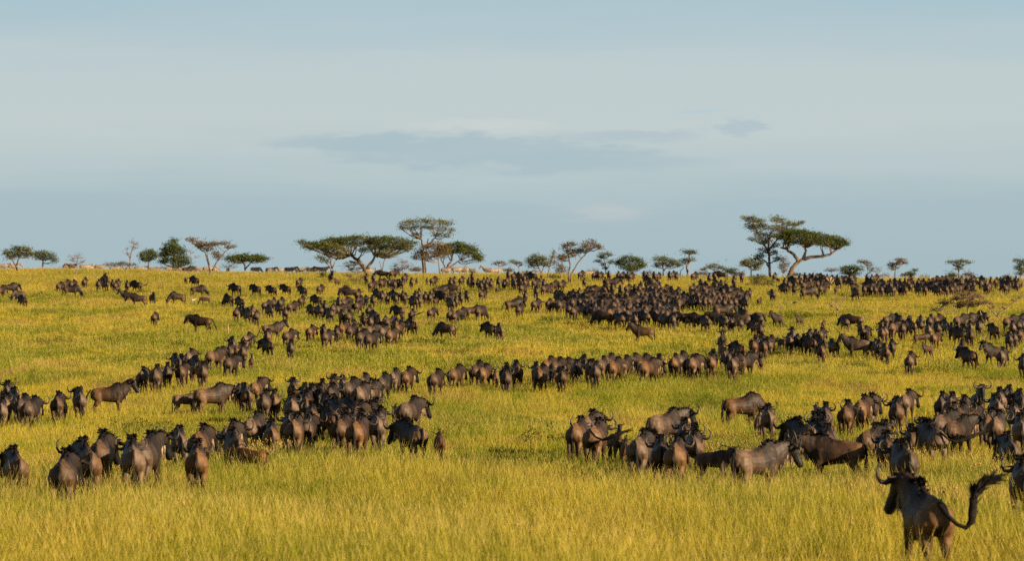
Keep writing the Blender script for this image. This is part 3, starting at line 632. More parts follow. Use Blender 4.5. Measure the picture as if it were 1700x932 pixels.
# where in the herd: (x0, y0, x1, y1 of the humps, how one would find it)
PLACES = [
 (0, 690, 300, 800, 'row of big animals in tall grass'),
 (0, 600, 60, 700, 'tight knot at the frame edge'),
 (60, 600, 215, 700, 'trio in front of the diagonal line'),
 (216, 570, 345, 625, 'low end of the diagonal line'),
 (300, 700, 460, 790, 'close line among tall seed heads'),
 (345, 480, 520, 600, 'upper part of the diagonal line'),
 (280, 620, 440, 700, 'loose cluster behind a resting tan calf'),
 (440, 600, 560, 650, 'far rank of the dense brown line'),
 (560, 600, 720, 640, 'tapering end of the dense brown line'),
 (440, 650, 560, 720, 'near rank of the dense brown line'),
 (560, 640, 660, 720, 'near corner of the dense brown line'),
 (660, 640, 760, 740, 'four animals apart from the line'),
 (700, 590, 870, 640, 'short row between two gaps'),
 (870, 580, 985, 640, 'start of the long thin line'),
 (985, 580, 1100, 640, 'middle of the long thin line'),
 (1100, 545, 1300, 640, 'far end of the long thin line'),
 (920, 670, 1240, 760, 'small cluster in flowering grass'),
 (1240, 660, 1300, 730, 'pair near the grazing single'),
 (1300, 640, 1460, 700, 'steep line climbing from the striped bull'),
 (1300, 700, 1460, 770, 'group touching the striped bull'),
 (1460, 630, 1560, 690, 'cluster under the packed group'),
 (1560, 630, 1640, 690, 'packed group behind the flung tail'),
 (1640, 630, 1710, 700, 'packed group at the frame edge'),
 (1460, 690, 1610, 780, 'dark group before the galloping bull'),
 (1610, 690, 1710, 900, 'stack of big rumps at the frame edge'),
 (1240, 530, 1400, 600, 'dense knot below the bare sapling'),
 (1400, 550, 1500, 600, 'dark bunch around a raised black head'),
 (1400, 500, 1480, 560, 'start of broad herd by leafless bush'),
 (1480, 500, 1600, 570, 'middle of broad herd by leafless bush'),
 (1600, 500, 1710, 570, 'end of broad herd by leafless bush'),
 (1500, 560, 1710, 640, 'scattered animals on the pale stalk side'),
 (440, 535, 600, 600, 'lit row below the twin dark strips'),
 (600, 515, 700, 600, 'tangled group of curled horns'),
 (340, 490, 420, 540, 'mixed clump near a pale stick'),
 (420, 485, 520, 540, 'crescent-shaped herd'),
 (510, 485, 620, 540, 'herd with a black leader'),
 (600, 470, 700, 515, 'loose herd under the leafless bush'),
 (700, 470, 850, 500, 'herd below the twin-trunk tree'),
 (720, 500, 860, 560, 'row walking towards the horizon'),
 (0, 440, 160, 500, 'scattered animals by a bare sapling'),
 (160, 440, 260, 500, 'bunch below the zebras'),
 (260, 440, 440, 500, 'scattered grazers below the flat acacia'),
 (440, 440, 600, 485, 'dotted animals below the wide acacia'),
 (600, 440, 700, 475, 'animals beside the grey thorn bush'),
 (700, 440, 850, 475, 'distant row under the zebras'),
 (835, 440, 1000, 500, 'animals between the crooked trees'),
 (900, 480, 1060, 500, 'far flank of the packed herd'),
 (900, 500, 1000, 530, 'open flank of the packed herd'),
 (1000, 500, 1100, 530, 'near edge of the packed herd'),
 (1100, 505, 1200, 540, 'trailing end of the packed herd'),
 (1160, 490, 1290, 560, 'dark bunch past the packed herd'),
 (1000, 440, 1100, 500, 'heart of the packed herd'),
 (1100, 440, 1180, 505, 'dense part under the slim tree'),
 (1180, 440, 1260, 510, 'dense part by the green bush'),
 (1260, 440, 1420, 500, 'herd beneath the leaning acacia'),
 (1400, 440, 1560, 500, 'distant band beyond the bare sapling'),
 (1560, 440, 1710, 500, 'distant band behind the leafless bush'),
 (1200, 500, 1420, 560, 'strays beside the curved branch'),
]


# ------------------------------------------------------------------ place the animals
def parse(p):
    calf = 'c' in p
    pose = 'u' if 'u' in p else 'g' if 'g' in p else 'f' if 'f' in p else 'm' if 'm' in p else 'w'
    yaw = 22 if 'r' in p else -22 if 'l' in p else 0
    tail = next((c for c in p if c in 'TtLBU'), '')
    return calf, pose, yaw, tail
rnd = random.Random(3)
AN = []
for k, (px, py, h, p, lab) in enumerate(HERD):
    calf, pose, yaw, tail = parse(p); rnd = random.Random(int(px * 31 + py * 17))
    if lab is None and 25 < abs(h) < 66: h *= .55
    sc = (.76 if calf else 1.13 if '+' in p else 1.0) * (rnd.uniform(.93, 1.05) if '+' not in p else 1)
    up = (1.33 if calf else 1.40) * sc
    x, y = at_row(px, py, up, 60, 772)
    h += math.degrees(math.atan2(x, y))
    if not tail and not calf: tail = rnd.choice(['', '', '', 'h'])
    if yaw == 0 and not calf and lab is None and rnd.random() < .35: yaw = rnd.choice([-22, 22])
    ph = rnd.choice([0, 1, 2]); 
    if 'f' in p: ph = 1
    AN.append(dict(px=px, py=py, x=x, y=y, h=h + rnd.uniform(-5, 5) * (.4 if y < 200 else 1), calf=calf, pose=pose, yaw=yaw, tail=tail, ph=ph, sc=sc, lab=lab, size=1.35 * sc * F / y, hero='f' in p))
for it in range(6):                                   # nobody stands inside anybody else
    AN.sort(key=lambda a: a['y'])
    for i, a in enumerate(AN):
        for b in AN[i + 1:i + 40]:
            if b['y'] - a['y'] > 2.6: break
            ra = radians(a['h']); rb = radians(b['h'])
            for sa in (-.38, .38):
                for sb in (-.38, .38):
                    dx = (b['x'] + sb * sin(rb)) - (a['x'] + sa * sin(ra)); dy = (b['y'] + sb * cos(rb)) - (a['y'] + sa * cos(ra))
                    d = sqrt(dx * dx + dy * dy)
                    if d < .60:
                        push = (.60 - d) / 2
                        ux, uy = (dx / d, dy / d) if d > .05 else (0, 1)
                        uy = uy + .8; n_ = sqrt(ux * ux + uy * uy) + 1e-6; ux /= n_; uy /= n_
                        a['x'] -= ux * push * .6; a['y'] -= uy * push; b['x'] += ux * push * .6; b['y'] += uy * push
for a in AN: a['y'] = min(a['y'], 790)
AN.sort(key=lambda a: -a['size'])
# adults first claim on the 300; everything further back becomes one distant mass
single = AN[:300]; rest = AN[300:]
def pick(a):
    if a['size'] > 50: near = 2
    elif a['size'] > 27: near = 1
    else: near = 0
    if not near:                                       # few meshes for the distant ones
        a['yaw'] = 0 if a['pose'] != 'u' else a['yaw']; a['ph'] = 0 if a['ph'] == 0 else 1
        if a['tail'] == 'h': a['tail'] = ''
    return meshes(a['pose'], a['yaw'], a['tail'], a['ph'], 'calf' if a['calf'] else 'adult', near)
def where(a):
    cands = [q for q in PLACES if q[0] <= a['px'] < q[2] and q[1] <= a['py'] < q[3]]
    if cands: return PLACES.index(min(cands, key=lambda q: (q[2] - q[0]) * (q[3] - q[1])))
    return min(range(len(PLACES)), key=lambda i: abs((PLACES[i][0] + PLACES[i][2]) / 2 - a['px']) + 2 * abs((PLACES[i][1] + PLACES[i][3]) / 2 - a['py']))
groups = {}
for a in single: groups.setdefault(where(a), []).append(a)
def manner(a):
    h = (a['h'] + 180) % 360 - 180
    if a['pose'] == 'g': v = 'grazing'
    elif a['pose'] == 'u': v = 'with raised head'
    elif abs(h) < 32: v = 'walking away'
    elif abs(h) > 130: v = 'facing the camera'
    else: v = 'turned side on'
    return ('brown calf ' if a['calf'] else 'dark wildebeest ') + v
for gi, mem in groups.items():
    mem.sort(key=lambda a: a['px']); n = 0
    for a in mem:
        n += 1
        if a['lab'] is None:
            if len(mem) == 1: a['lab'] = manner(a) + ', ' + PLACES[gi][4]
            elif a is mem[0]: a['lab'] = manner(a) + ', leftmost, ' + PLACES[gi][4]
            elif a is mem[-1]: a['lab'] = manner(a) + ', rightmost, ' + PLACES[gi][4]
            else: a['lab'] = manner(a) + ', ' + NUM[n - 1] + ' from left, ' + PLACES[gi][4]
for gi in groups:
    pass
print('animals', len(AN), 'smallest single px', round(single[-1]['size'], 1), 'largest group', max(len(m) for m in groups.values()))
for a in single:
    bme, parts = pick(a)
    o = lk('wildebeest_calf' if a['calf'] else 'wildebeest', bme)
    o.location = (a['x'], a['y'], float(hgt(a['x'], a['y'])) - .015)
    o.rotation_euler = (0, 0, -radians(a['h'])); o.scale = (a['sc'] * 1.03,) * 3
    tag(o, a['lab'], 'calf' if a['calf'] else 'wildebeest', 'wildebeest calves among the herd' if a['calf'] else 'migrating wildebeest on the grassland')
    for nm, me_ in parts: lk(nm, me_, o)
if rest:
    bm = bmesh.new(); first = True; mats = None
    for a in rest:
        me_, _ = pick(a)
        n0 = len(bm.verts); f0 = len(bm.faces); bm.from_mesh(me_); bm.verts.ensure_lookup_table(); bm.faces.ensure_lookup_table()
        M = Matrix.Translation((a['x'], a['y'], float(hgt(a['x'], a['y'])) - .015)) @ Matrix.Rotation(-radians(a['h']), 4, 'Z') @ Matrix.Scale(a['sc'] * 1.03, 4)
        for v in bm.verts[n0:]: v.co = M @ v.co
        names = [m.name for m in me_.materials]
        order = ['wildebeest_coat', 'horn', 'black_hair', 'pale_beard_hair']
        for f in bm.faces[f0:]: f.material_index = order.index(names[f.material_index])
    cl = bm.verts.layers.float_color.get('coat')
    me_ = bpy.data.meshes.new('distant_wildebeest'); bm.to_mesh(me_); bm.free()
    for m in (M_COAT, M_HORN, M_HAIR, M_BEARD): me_.materials.append(m)
    tag(lk('distant_herd', me_), 'distant mass of wildebeest strung along the ridge below the trees', 'wildebeest herd', kind='stuff')

# ------------------------------------------------------------------ zebras on the ridge
ZEB = [(4,441,90,'w'),(21,442,80,'w'),(112,441,90,'w'),(121,443,-70,'w'),(140,443,80,'w'),(150,444,60,'w'),(165,441,92,'m'),(190,444,80,'w'),(216,444,90,'w'),(231,441,85,'m'),
       (256,445,90,'g'),(282,445,80,'w'),(297,445,-90,'w'),(332,444,85,'g'),(345,444,80,'w'),(358,444,20,'w'),(379,444,170,'w'),(424,446,90,'g'),(448,446,60,'w'),(463,447,80,'g'),
       (480,447,90,'w'),(498,447,90,'w'),(535,448,85,'w'),(610,449,80,'w'),(740,449,90,'w'),(758,450,80,'w'),(770,450,-85,'w'),(785,448,-80,'u'),(811,447,-85,'u'),(822,449,70,'w'),(975,450,75,'w')]
for i, (px, py, h, p) in enumerate(ZEB):
    d = 778 + (i * 37 % 11)
    x = (px - 850) / F * d
    zt = CAMZ + (LEVEL - py) / F * d
    me_, _ = meshes(p, 0, '', i % 2, 'zebra', 0)
    g = float(hgt(x, d)); 
    if abs(zt - 1.3 - g) > .55:                      # step towards the slope where it fits
        for dd in np.arange(762, 830, 1.5):
            if abs(CAMZ + (LEVEL - py) / F * dd - 1.3 - float(hgt((px - 850) / F * dd, dd))) < .12: d = float(dd); break
        x = (px - 850) / F * d; g = float(hgt(x, d))
    o = lk('zebra', me_); o.location = (x, d, g); o.rotation_euler = (0, 0, -radians(h))
    if p == 'u': lab = 'zebra with raised head beside a small bare tree' if px > 800 else 'zebra with raised head behind a dark wildebeest'
    elif px > 900: lab = 'lone pale zebra standing between the crooked tree and the feathery one'
    elif i == 6: lab = 'shaded zebra with dark flank showing tall above the ridge'
    elif i == 9: lab = 'shaded zebra with dark flank beneath the leafless tall tree'
    else: lab = 'pale striped zebra on the ridge, ' + NUM[i] + ' of the zebras counted from left'
    tag(o, lab, 'zebra', 'zebras along the ridge')
for px, py, h in ((311, 442, 80), (517, 443, 85)):
    d = 775.; x = (px - 850) / F * d; me_, _ = meshes('w', 0, '', 0, 'adult', 0)
    o = lk('wildebeest', me_); o.location = (x, d, CAMZ + (LEVEL - py) / F * d - 1.35); o.rotation_euler = (0, 0, -radians(h))
    tag(o, 'brown wildebeest side on among zebras, ' + ('under the flat acacia' if px < 400 else 'beside the wide acacia'), 'wildebeest', 'migrating wildebeest on the grassland')

# ------------------------------------------------------------------ trees
class Tree:
    def __init__(s, px, py, depth=None):
        s.px = px; s.py = py
        s.d = depth if depth else at_row(px, py)[1]
        s.k = s.d / F; s.x = (px - 850) * s.k
        s.g = float(hgt(s.x, s.d)); s.wood = MB(); s.leaf = []; s.tint = []; s.rnd = random.Random(int(px * 7 + py))
    def w(s, px, py, dy=0.0):   # photo offset at the tree's own distance, in the tree's own space
        return Vector(((px - s.px) * s.k, dy, CAMZ + (LEVEL - py) * s.k - s.g))
    def limb(s, a, b, r0, r1, sag=.12, n=5, wob=.06, sides=6):
        a = Vector(a); b = Vector(b); L_ = (b - a).length; r = s.rnd
        up = Vector((r.uniform(-.3, .3), r.uniform(-.3, .3), 1)) * L_ * sag; pts = []
        for i in range(n + 1):
            t = i / n; p = a.lerp(b, t) - up * sin(pi * t) * (1 - t) * 1.3
            if 0 < i < n: p += Vector((r.uniform(-1, 1), r.uniform(-1, 1), r.uniform(-1, 1))) * L_ * wob * .6
            pts.append(p)
        s.wood.tube(pts, [r0 + (r1 - r0) * (i / n) ** .8 for i in range(n + 1)], sides)
        return pts
    def twigs(s, p, R, n, r0, up=.4, depth=2):
        r = s.rnd
        for _ in range(n):
            d = Vector((r.gauss(0, 1) * R[0], r.gauss(0, 1) * R[1], (abs(r.gauss(0, .8)) * up + r.gauss(0, .4)) * R[2])) * .62
            q_ = p + d; s.limb(p, q_, r0, r0 * .35, .1, 3, .10, 3)
            if depth > 1:
                for _ in range(3):
                    e = q_ + Vector((r.gauss(0, 1) * R[0], r.gauss(0, 1) * R[1], r.gauss(.35, .7) * R[2])) * .28
                    st = p.lerp(q_, r.uniform(.4, 1)); s.limb(st, e, r0 * .5, r0 * .2, .08, 2, .1, 3)
    def pad(s, c, rx, ry, rz, n, leaf=.17, flat=.55, per=7):
        """leaf clumps through one pad of the crown, denser towards its top"""
        r = s.rnd
        for _ in range(n):
            th = r.uniform(0, 2 * pi); rho = sqrt(r.random()); zz = r.uniform(-1, 1)
            zz = (1 - rho * rho) ** .5 * (r.uniform(-.55, 1) ** 1 if r.random() < .6 else r.uniform(.4, 1))
            cc = c + Vector((cos(th) * rho * rx, sin(th) * rho * ry, zz * rz))
            if r.random() < .18: cc += Vector((r.gauss(0, .3), r.gauss(0, .3), r.gauss(0, .25)))
            tn = r.random()
            cs = leaf * r.uniform(1.0, 2.1)
            for _ in range(per):
                p = cc + Vector((r.gauss(0, cs), r.gauss(0, cs), r.gauss(0, cs * flat)))
                s.leaf.append((p, leaf * r.uniform(.6, 1.25), tn))
    def crown_mesh(s, m):
        r = s.rnd; V = []; Fc = []; T = []
        for p, l, tn in s.leaf:
            d = Vector((r.gauss(0, 1), r.gauss(0, 1), r.gauss(0, .7))).normalized(); e = d.cross(Vector((r.gauss(0, 1), r.gauss(0, 1), r.gauss(0, 1)))).normalized()
            b = len(V); a_ = d * l * .6; c_ = e * l * .36
            V += [p - a_, p + c_, p + a_, p - c_]; Fc.append((b, b + 1, b + 2, b + 3)); T += [tn] * 4
        me = bpy.data.meshes.new('crown'); me.from_pydata([tuple(v) for v in V], [], Fc); me.materials.append(m)
        a = me.color_attributes.new('tint', 'FLOAT_COLOR', 'POINT'); T = np.array(T)
        a.data.foreach_set('color', np.stack([T, T, T, np.ones(len(T))], 1).ravel()); return me
    def finish(s, name, label, cat, leafm, barkm, group=None):
        e = lk(name, None, None, (s.x, s.d, s.g)); tag(e, label, cat, group)
        lk('trunk' if cat == 'tree' else 'branches', s.wood.build('trunk', [barkm]), e)
        if s.leaf: lk('crown', s.crown_mesh(leafm), e)
        return e
TG = 'trees along the ridge'
def grow(name, label, base, depth, trunks, pads, leafm, barkm=None, r0=.22, dens=1.0, leaf=.17, cat='tree', spread=.75, bare=0, rsub=2, pr=.06):
    """trunks: photo polylines from the base; pads: (px, py, rx, ry) of the crown in photo pixels"""
    t = Tree(base[0], base[1], depth); k = t.k; joints = []
    for j, tr in enumerate(trunks):
        pts = [t.w(*p) for p in tr]
        if j == 0: pts[0].z = -.15
        off = 0
        P = []
        for i in range(len(pts) - 1):
            for u in (0, .34, .67):
                P.append(pts[i].lerp(pts[i + 1], u) + (Vector((t.rnd.uniform(-1, 1), t.rnd.uniform(-1, 1), 0)) * r0 * .35 if (i or u) else Vector()))
        P.append(pts[-1]); n = len(P); rr0 = r0 if j == 0 else r0 * .7
        t.wood.tube(P, [rr0 * (1.25 if i == 0 else 1) * (1 - .55 * i / n) for i in range(n)], 8)
        joints += [(P[i], rr0 * (1 - .55 * i / n)) for i in range(max(1, n // 3), n)]
    x0 = min(p[0] - p[2] for p in pads); x1 = max(p[0] + p[2] for p in pads); cw = (x1 - x0) / 2; cx = (x0 + x1) / 2
    for (px, py, rx, ry) in pads:
        for q_ in range(rsub):
            u = (px - cx) / max(cw, 1); dm = sqrt(max(.05, 1 - u * u)) * cw * k * spread
            dy = t.rnd.uniform(-dm, dm) if q_ else t.rnd.uniform(-.25, .25) * dm
            c = t.w(px + t.rnd.uniform(-.15, .15) * rx, py + t.rnd.uniform(-.15, .15) * ry, dy)
            J, jr = min(joints, key=lambda jt: (jt[0] - c).length + (3 if jt[0].z > c.z - .1 else 0) * .6)
            c0 = c - Vector((0, 0, ry * k * .45))
            pts = t.limb(J, c0, min(jr * .62, pr * 2.2), pr * .45, .14, 5, .07, 5)
            R = (rx * k, rx * k * .8, ry * k)
            t.twigs(c0, R, 5 if not bare else bare, pr * .38, .9, 2)
            t.twigs(pts[3], (R[0] * .6, R[1] * .6, R[2] * .6), 2 if not bare else bare // 2, pr * .3, .9, 1)
            if dens > 0: t.pad(c, R[0], R[1], R[2], int(dens * (9 + rx * ry * .34)), leaf)
    return t.finish(name, label, cat, leafm, barkm or M_BARK, TG if cat == 'tree' else 'bushes on the grassland')
def dome(cx, cy, hw, rise, n, rx, ry, tilt=0.0, jit=.25, seed=1):
    r = random.Random(seed); o_ = []
    for i in range(n):
        u = -1 + 2 * (i + .5) / n + r.uniform(-jit, jit) / n; 
        o_.append((cx + u * hw, cy + rise * abs(u) ** 2.2 + tilt * u + r.uniform(-.4, .4) * ry, rx * r.uniform(.65, 1.3), ry * r.uniform(.6, 1.35)))
    return o_
A = 'acacia_tree'
grow(A, 'rounded green acacia with a forked dark trunk, first tree on the ridge', (29,454), None, [[(29,454),(28,440),(31,428)],[(28,444),(20,430)]], [(14,422,8,6),(28,414,9,6),(42,417,9,7),(50,424,7,6),(30,424,12,7),(18,428,8,4)], M_LEAF_Y, r0=.16, dens=1.2, leaf=.15)
grow(A, 'small round acacia touching the first tree on the ridge', (72,448), 770, [[(72,448),(71,436),(73,428)]], [(62,424,8,6),(74,422,10,5),(86,428,8,5),(70,430,12,5),(90,433,5,4)], M_LEAF_D, r0=.14, dens=1.2, leaf=.15)
grow('bare_tree', 'little reddish bare tree with a round twiggy head on the ridge slope', (127,462), None, [[(127,462),(127,444),(128,434)]], [(120,430,7,7),(130,426,8,6),(136,433,6,6),(124,438,6,5)], M_LEAF_B, M_DEAD, r0=.10, dens=.12, leaf=.10, bare=9, pr=.05)
grow('bare_tree', 'spindly leafless sapling between the round acacias and the bare tree', (100,461), None, [[(100,461),(100,450),(100,446)]], [(97,444,4,3),(104,445,4,3)], M_LEAF_B, M_DEAD, r0=.05, dens=.05, bare=5, pr=.03, rsub=1)
grow('bare_tree', 'tall thin leafless tree rising above the zebras', (215,446), 772, [[(215,446),(216,428),(221,410),(224,402)],[(216,430),(210,415)]], [(219,401,5,5),(226,403,5,5),(221,409,6,5),(212,421,5,4),(211,412,4,4),(226,411,4,3)], M_LEAF_B, M_DEAD, r0=.10, dens=.10, leaf=.10, bare=7, pr=.04)
grow('evergreen_tree', 'low dark bushy tree beside the pointed evergreen', (247,450), 768, [[(247,450),(247,438),(248,430)]], [(240,424,7,6),(250,420,8,5),(256,427,7,6),(244,432,8,5),(238,430,5,4)], M_LEAF_D, r0=.14, dens=1.5, leaf=.15)
grow('evergreen_tree', 'dense dark evergreen tree with a pointed top', (288,453), 762, [[(288,453),(288,436),(289,424)]], [(289,401,4,5),(284,409,9,6),(292,412,9,7),(276,416,9,7),(300,419,8,7),(285,422,13,8),(272,426,8,7),(303,430,10,7),(288,434,14,7),(308,438,9,5),(270,436,7,6),(294,441,12,4)], M_LEAF_D, r0=.18, dens=1.5, leaf=.15)
grow(A, 'sparse brown flat-topped acacia with twin trunks and open branches', (349,462), None, [[(349,462),(348,444),(343,428),(340,418)],[(349,450),(346,432),(343,416)],[(352,450),(362,432),(374,418),(382,412)]], [(317,399,8,4),(326,404,8,4),(336,407,9,4),(348,407,9,4),(360,405,10,3),(370,404,8,3),(383,410,7,3),(345,414,8,3),(332,410,7,3),(362,428,7,6),(358,421,5,4)], M_LEAF_B, r0=.13, dens=.95, leaf=.14, bare=6)
grow('bare_tree', 'thin bare tree with upswept twigs behind the brown flat acacia', (318,448), 778, [[(318,448),(317,430),(316,418)]], [(312,416,5,4),(320,418,6,4),(325,426,5,4)], M_LEAF_B, M_DEAD, r0=.07, dens=.08, bare=7, pr=.04, rsub=1)
grow(A, 'green umbrella acacia with a flat even crown, standing free', (407,450), 790, [[(407,450),(406,440),(402,434)],[(408,446),(415,438),(420,432)]], dome(410, 427, 33, 5, 8, 9, 3.4, 0, seed=4) + dome(411, 432, 26, 3, 5, 9, 3, 0, seed=5), M_LEAF_D, r0=.16, dens=1.5, leaf=.15)
grow(A, 'very wide umbrella acacia with a thick sloping trunk and layered crown', (612,450), 775, [[(612,450),(604,442),(594,432),(582,424)],[(610,446),(618,434),(624,424)],[(606,445),(596,438),(580,434)]],
     dome(598, 397, 92, 14, 15, 12, 5.5, -2, seed=6) + dome(600, 405, 76, 8, 10, 13, 5, 0, seed=7) + dome(640, 412, 44, 4, 6, 12, 4.5, 0, seed=8) + [(548,410,14,5),(565,404,14,5),(512,406,12,4),(503,403,8,3)], M_LEAF_D, r0=.34, dens=1.1, leaf=.16, pr=.10)
grow(A, 'yellow-green acacia with pale bare lower stems before the widest acacia', (550,456), 752, [[(550,456),(550,440),(547,428)],[(551,446),(558,432)],[(549,446),(542,434)]], [(545,408,12,6),(558,412,12,6),(572,416,9,5),(538,416,9,5),(552,420,12,5),(532,428,8,4),(540,434,8,4),(562,424,10,5)], M_LEAF_Y, M_DEAD, r0=.15, dens=.9, leaf=.15)
grow(A, 'tall slender acacia with twin straight trunks and airy high crown', (703,457), 755, [[(703,457),(702,432),(702,412),(699,396)],[(707,457),(706,430),(708,412),(711,396)],[(707,412),(716,402),(724,392)]],
     [(672,372,10,5),(685,370,11,5),(700,367,12,5),(715,369,12,5),(730,370,11,5),(744,372,9,5),(668,380,7,5),(682,380,9,5),(697,377,10,5),(713,379,11,5),(732,380,11,5),(748,384,7,5),(690,390,7,4),(722,390,8,4),(742,392,7,4)], M_LEAF_Y, r0=.22, dens=.75, leaf=.15)
grow(A, 'brownish acacia with a leaning pale trunk in front of the twin-trunk tree', (731,458), 750, [[(731,458),(729,440),(727,424)]], [(712,412,12,6),(725,408,12,6),(740,412,11,6),(698,420,9,6),(692,428,8,5),(716,424,14,7),(735,424,12,6),(706,430,8,5)], M_LEAF_B, M_DEAD, r0=.13, dens=1.0, leaf=.15)
grow(A, 'dome-shaped green acacia with low spreading limbs behind the twin-trunk tree', (740,450), 790, [[(740,450),(744,440),(750,434)],[(742,448),(752,440),(764,432)],[(740,448),(736,438)]], dome(762, 409, 36, 14, 9, 10, 5, 5, seed=9) + dome(764, 418, 32, 8, 6, 10, 5, 5, seed=10) + [(795,432,5,4)], M_LEAF_D, r0=.2, dens=1.3, leaf=.16)
grow(A, 'thin-leaved acacia with many pale stems under the widest crown', (635,451), 765, [[(635,451),(636,438),(640,428)],[(634,448),(630,434)]], [(632,420,10,5),(644,418,10,5),(652,424,9,5),(640,426,9,4)], M_LEAF_Y, M_DEAD, r0=.10, dens=.6, leaf=.14, bare=6)
grow(A, 'little bare-stemmed acacia where zebras pass', (827,452), 765, [[(827,452),(828,442),(828,438)]], [(822,438,5,3),(830,436,6,3),(836,439,4,3)], M_LEAF_B, M_DEAD, r0=.08, dens=.7, leaf=.12, rsub=2, bare=5)
grow(A, 'little flat acacia with a slanting crown near the crooked trees', (862,452), 770, [[(862,452),(861,444),(858,440)]], [(850,435,6,3),(858,437,6,3),(865,439,4,3)], M_LEAF_Y, r0=.08, dens=.9, leaf=.12)
grow(A, 'olive acacia with a broad head and slanting trunk', (898,468), None, [[(898,468),(898,452),(893,442)],[(898,456),(902,444)]], [(880,434,7,6),(890,428,9,6),(900,432,8,6),(893,438,10,5),(904,440,6,5),(882,441,6,4)], M_LEAF_Y, r0=.12, dens=1.1, leaf=.14)
grow(A, 'narrow thorny acacia with a spiky top next to the olive one', (909,465), None, [[(909,465),(911,450),(914,436),(918,424)]], [(909,440,6,5),(914,432,5,4),(917,426,4,5),(919,420,2,5),(921,436,4,4)], M_LEAF_Y, M_DEAD, r0=.09, dens=.6, leaf=.12, bare=6)
grow(A, 'crooked twin-trunk acacia leaning towards its feathery top', (946,474), None, [[(946,474),(944,456),(947,440),(943,420)],[(947,474),(948,456),(957,440),(970,424),(981,412)]], [(940,410,7,5),(949,406,7,4),(943,418,6,4),(951,424,7,5),(958,418,7,5),(966,416,8,5),(972,408,7,4),(980,403,7,4),(989,409,7,4),(976,414,6,4),(996,412,4,3),(934,430,8,5)], M_LEAF_B, r0=.15, dens=.9, leaf=.14, bare=6)
grow(A, 'dark bushy acacia leaning into the crooked twin-trunk tree', (932,466), None, [[(932,466),(932,450),(933,440)]], [(931,428,6,4),(937,426,5,4),(930,444,7,6),(936,450,6,6),(927,451,5,5)], M_LEAF_B, M_DEAD, r0=.09, dens=.7, leaf=.13, bare=6)
grow(A, 'feathery open acacia with separate tufts against the sky', (1007,452), 770, [[(1007,452),(1005,440),(1003,430)],[(1007,448),(1013,438)]], [(1003,422,9,2.5),(1011,424,6,2),(992,434,6,2.5),(999,428,6,2.5),(1014,436,4,3),(1001,440,5,2.5),(1006,446,4,2),(996,426,5,2)], M_LEAF_D, r0=.08, dens=1.0, leaf=.12)
grow('round_bush', 'big round green bush on short hidden stems', (1046,455), 768, [[(1046,455),(1046,450),(1046,446)]], [(1032,436,10,6),(1045,431,13,6),(1058,434,11,7),(1040,443,13,6),(1054,444,12,6),(1066,442,6,6),(1025,438,5,5),(1048,449,10,4)], M_LEAF_D, r0=.15, dens=1.5, leaf=.14, cat='bush')
grow(A, 'two-lobed green acacia with low twiggy skirts', (1102,458), 762, [[(1102,458),(1101,448),(1100,440)],[(1102,450),(1108,442)]], [(1093,432,7,5),(1102,431,8,5),(1111,434,8,4),(1120,437,7,4),(1099,439,9,4),(1112,441,8,3),(1090,442,5,3),(1126,441,4,3)], M_LEAF_Y, r0=.14, dens=1.1, leaf=.14)
grow(A, 'slim acacia with a straight tan trunk and small flat cap', (1142,459), 752, [[(1142,459),(1141,444),(1144,430),(1145,422)]], [(1138,419,6,2.5),(1146,418,7,3),(1152,420,4,2.5),(1140,432,6,3),(1148,432,6,3),(1134,436,5,3)], M_LEAF_D, r0=.20, dens=1.0, leaf=.13)
grow('bare_tree', 'thin bent leafless stem beside the slim tan trunk', (1128,458), 760, [[(1128,458),(1130,450),(1135,445),(1133,440)]], [(1134,438,4,4)], M_LEAF_B, M_DEAD, r0=.06, dens=.05, bare=6, rsub=1, pr=.03)
grow(A, 'low flat olive acacia with a tapering crown', (1187,456), 775, [[(1187,456),(1186,448)]], [(1177,444,6,4),(1186,442,8,4),(1196,445,8,3),(1168,448,4,2),(1203,448,4,2)], M_LEAF_Y, r0=.10, dens=1.1, leaf=.13)
grow('round_bush', 'tiny dark bush between the low acacia and the tall airy tree', (1215,456), 775, [[(1215,456),(1215,452)]], [(1210,451,5,3),(1218,449,6,3),(1214,453,7,2)], M_LEAF_D, r0=.06, dens=1.4, leaf=.13, cat='bush')
grow(A, 'short two-toned acacia at the foot of the tall airy tree', (1248,457), 765, [[(1248,457),(1247,448),(1245,442)]], [(1234,437,7,4),(1243,434,8,4),(1252,438,7,5),(1240,441,8,4),(1256,446,8,6),(1262,438,5,5)], M_LEAF_Y, r0=.12, dens=1.2, leaf=.14)
grow(A, 'tall airy acacia with one straight trunk and drooping feathery branches', (1279,460), 752, [[(1279,460),(1277,430),(1276,412),(1275,392)],[(1277,424),(1268,404),(1260,388)],[(1276,416),(1290,398),(1302,384)],[(1278,446),(1272,436),(1266,430)]],
     [(1239,364,7,6),(1250,365,8,6),(1262,369,9,6),(1244,376,9,6),(1256,378,10,6),(1270,377,9,6),(1284,365,7,6),(1296,367,8,5),(1308,372,9,5),(1320,373,8,3),(1284,380,10,6),(1297,382,10,6),(1262,390,10,5),(1252,398,9,4),(1278,392,9,6),(1292,394,9,6),(1266,404,8,4),(1288,408,8,5),(1268,416,8,5),(1262,426,8,5),(1284,420,8,5),(1256,430,5,3),(1290,430,7,5),(1330,370,5,2),(1300,392,9,6),(1308,384,9,5),(1272,400,9,5)], M_LEAF_Y, r0=.20, dens=1.0, leaf=.15, bare=5)
grow('thorn_bush', 'brown-leaved thorny bush beside the leaning trunk', (1300,459), 758, [[(1300,459),(1300,448),(1301,438)]], [(1300,432,7,5),(1304,440,6,6),(1297,444,6,6),(1303,450,6,5)], M_LEAF_B, M_DEAD, r0=.08, dens=.8, leaf=.13, bare=6, cat='bush')
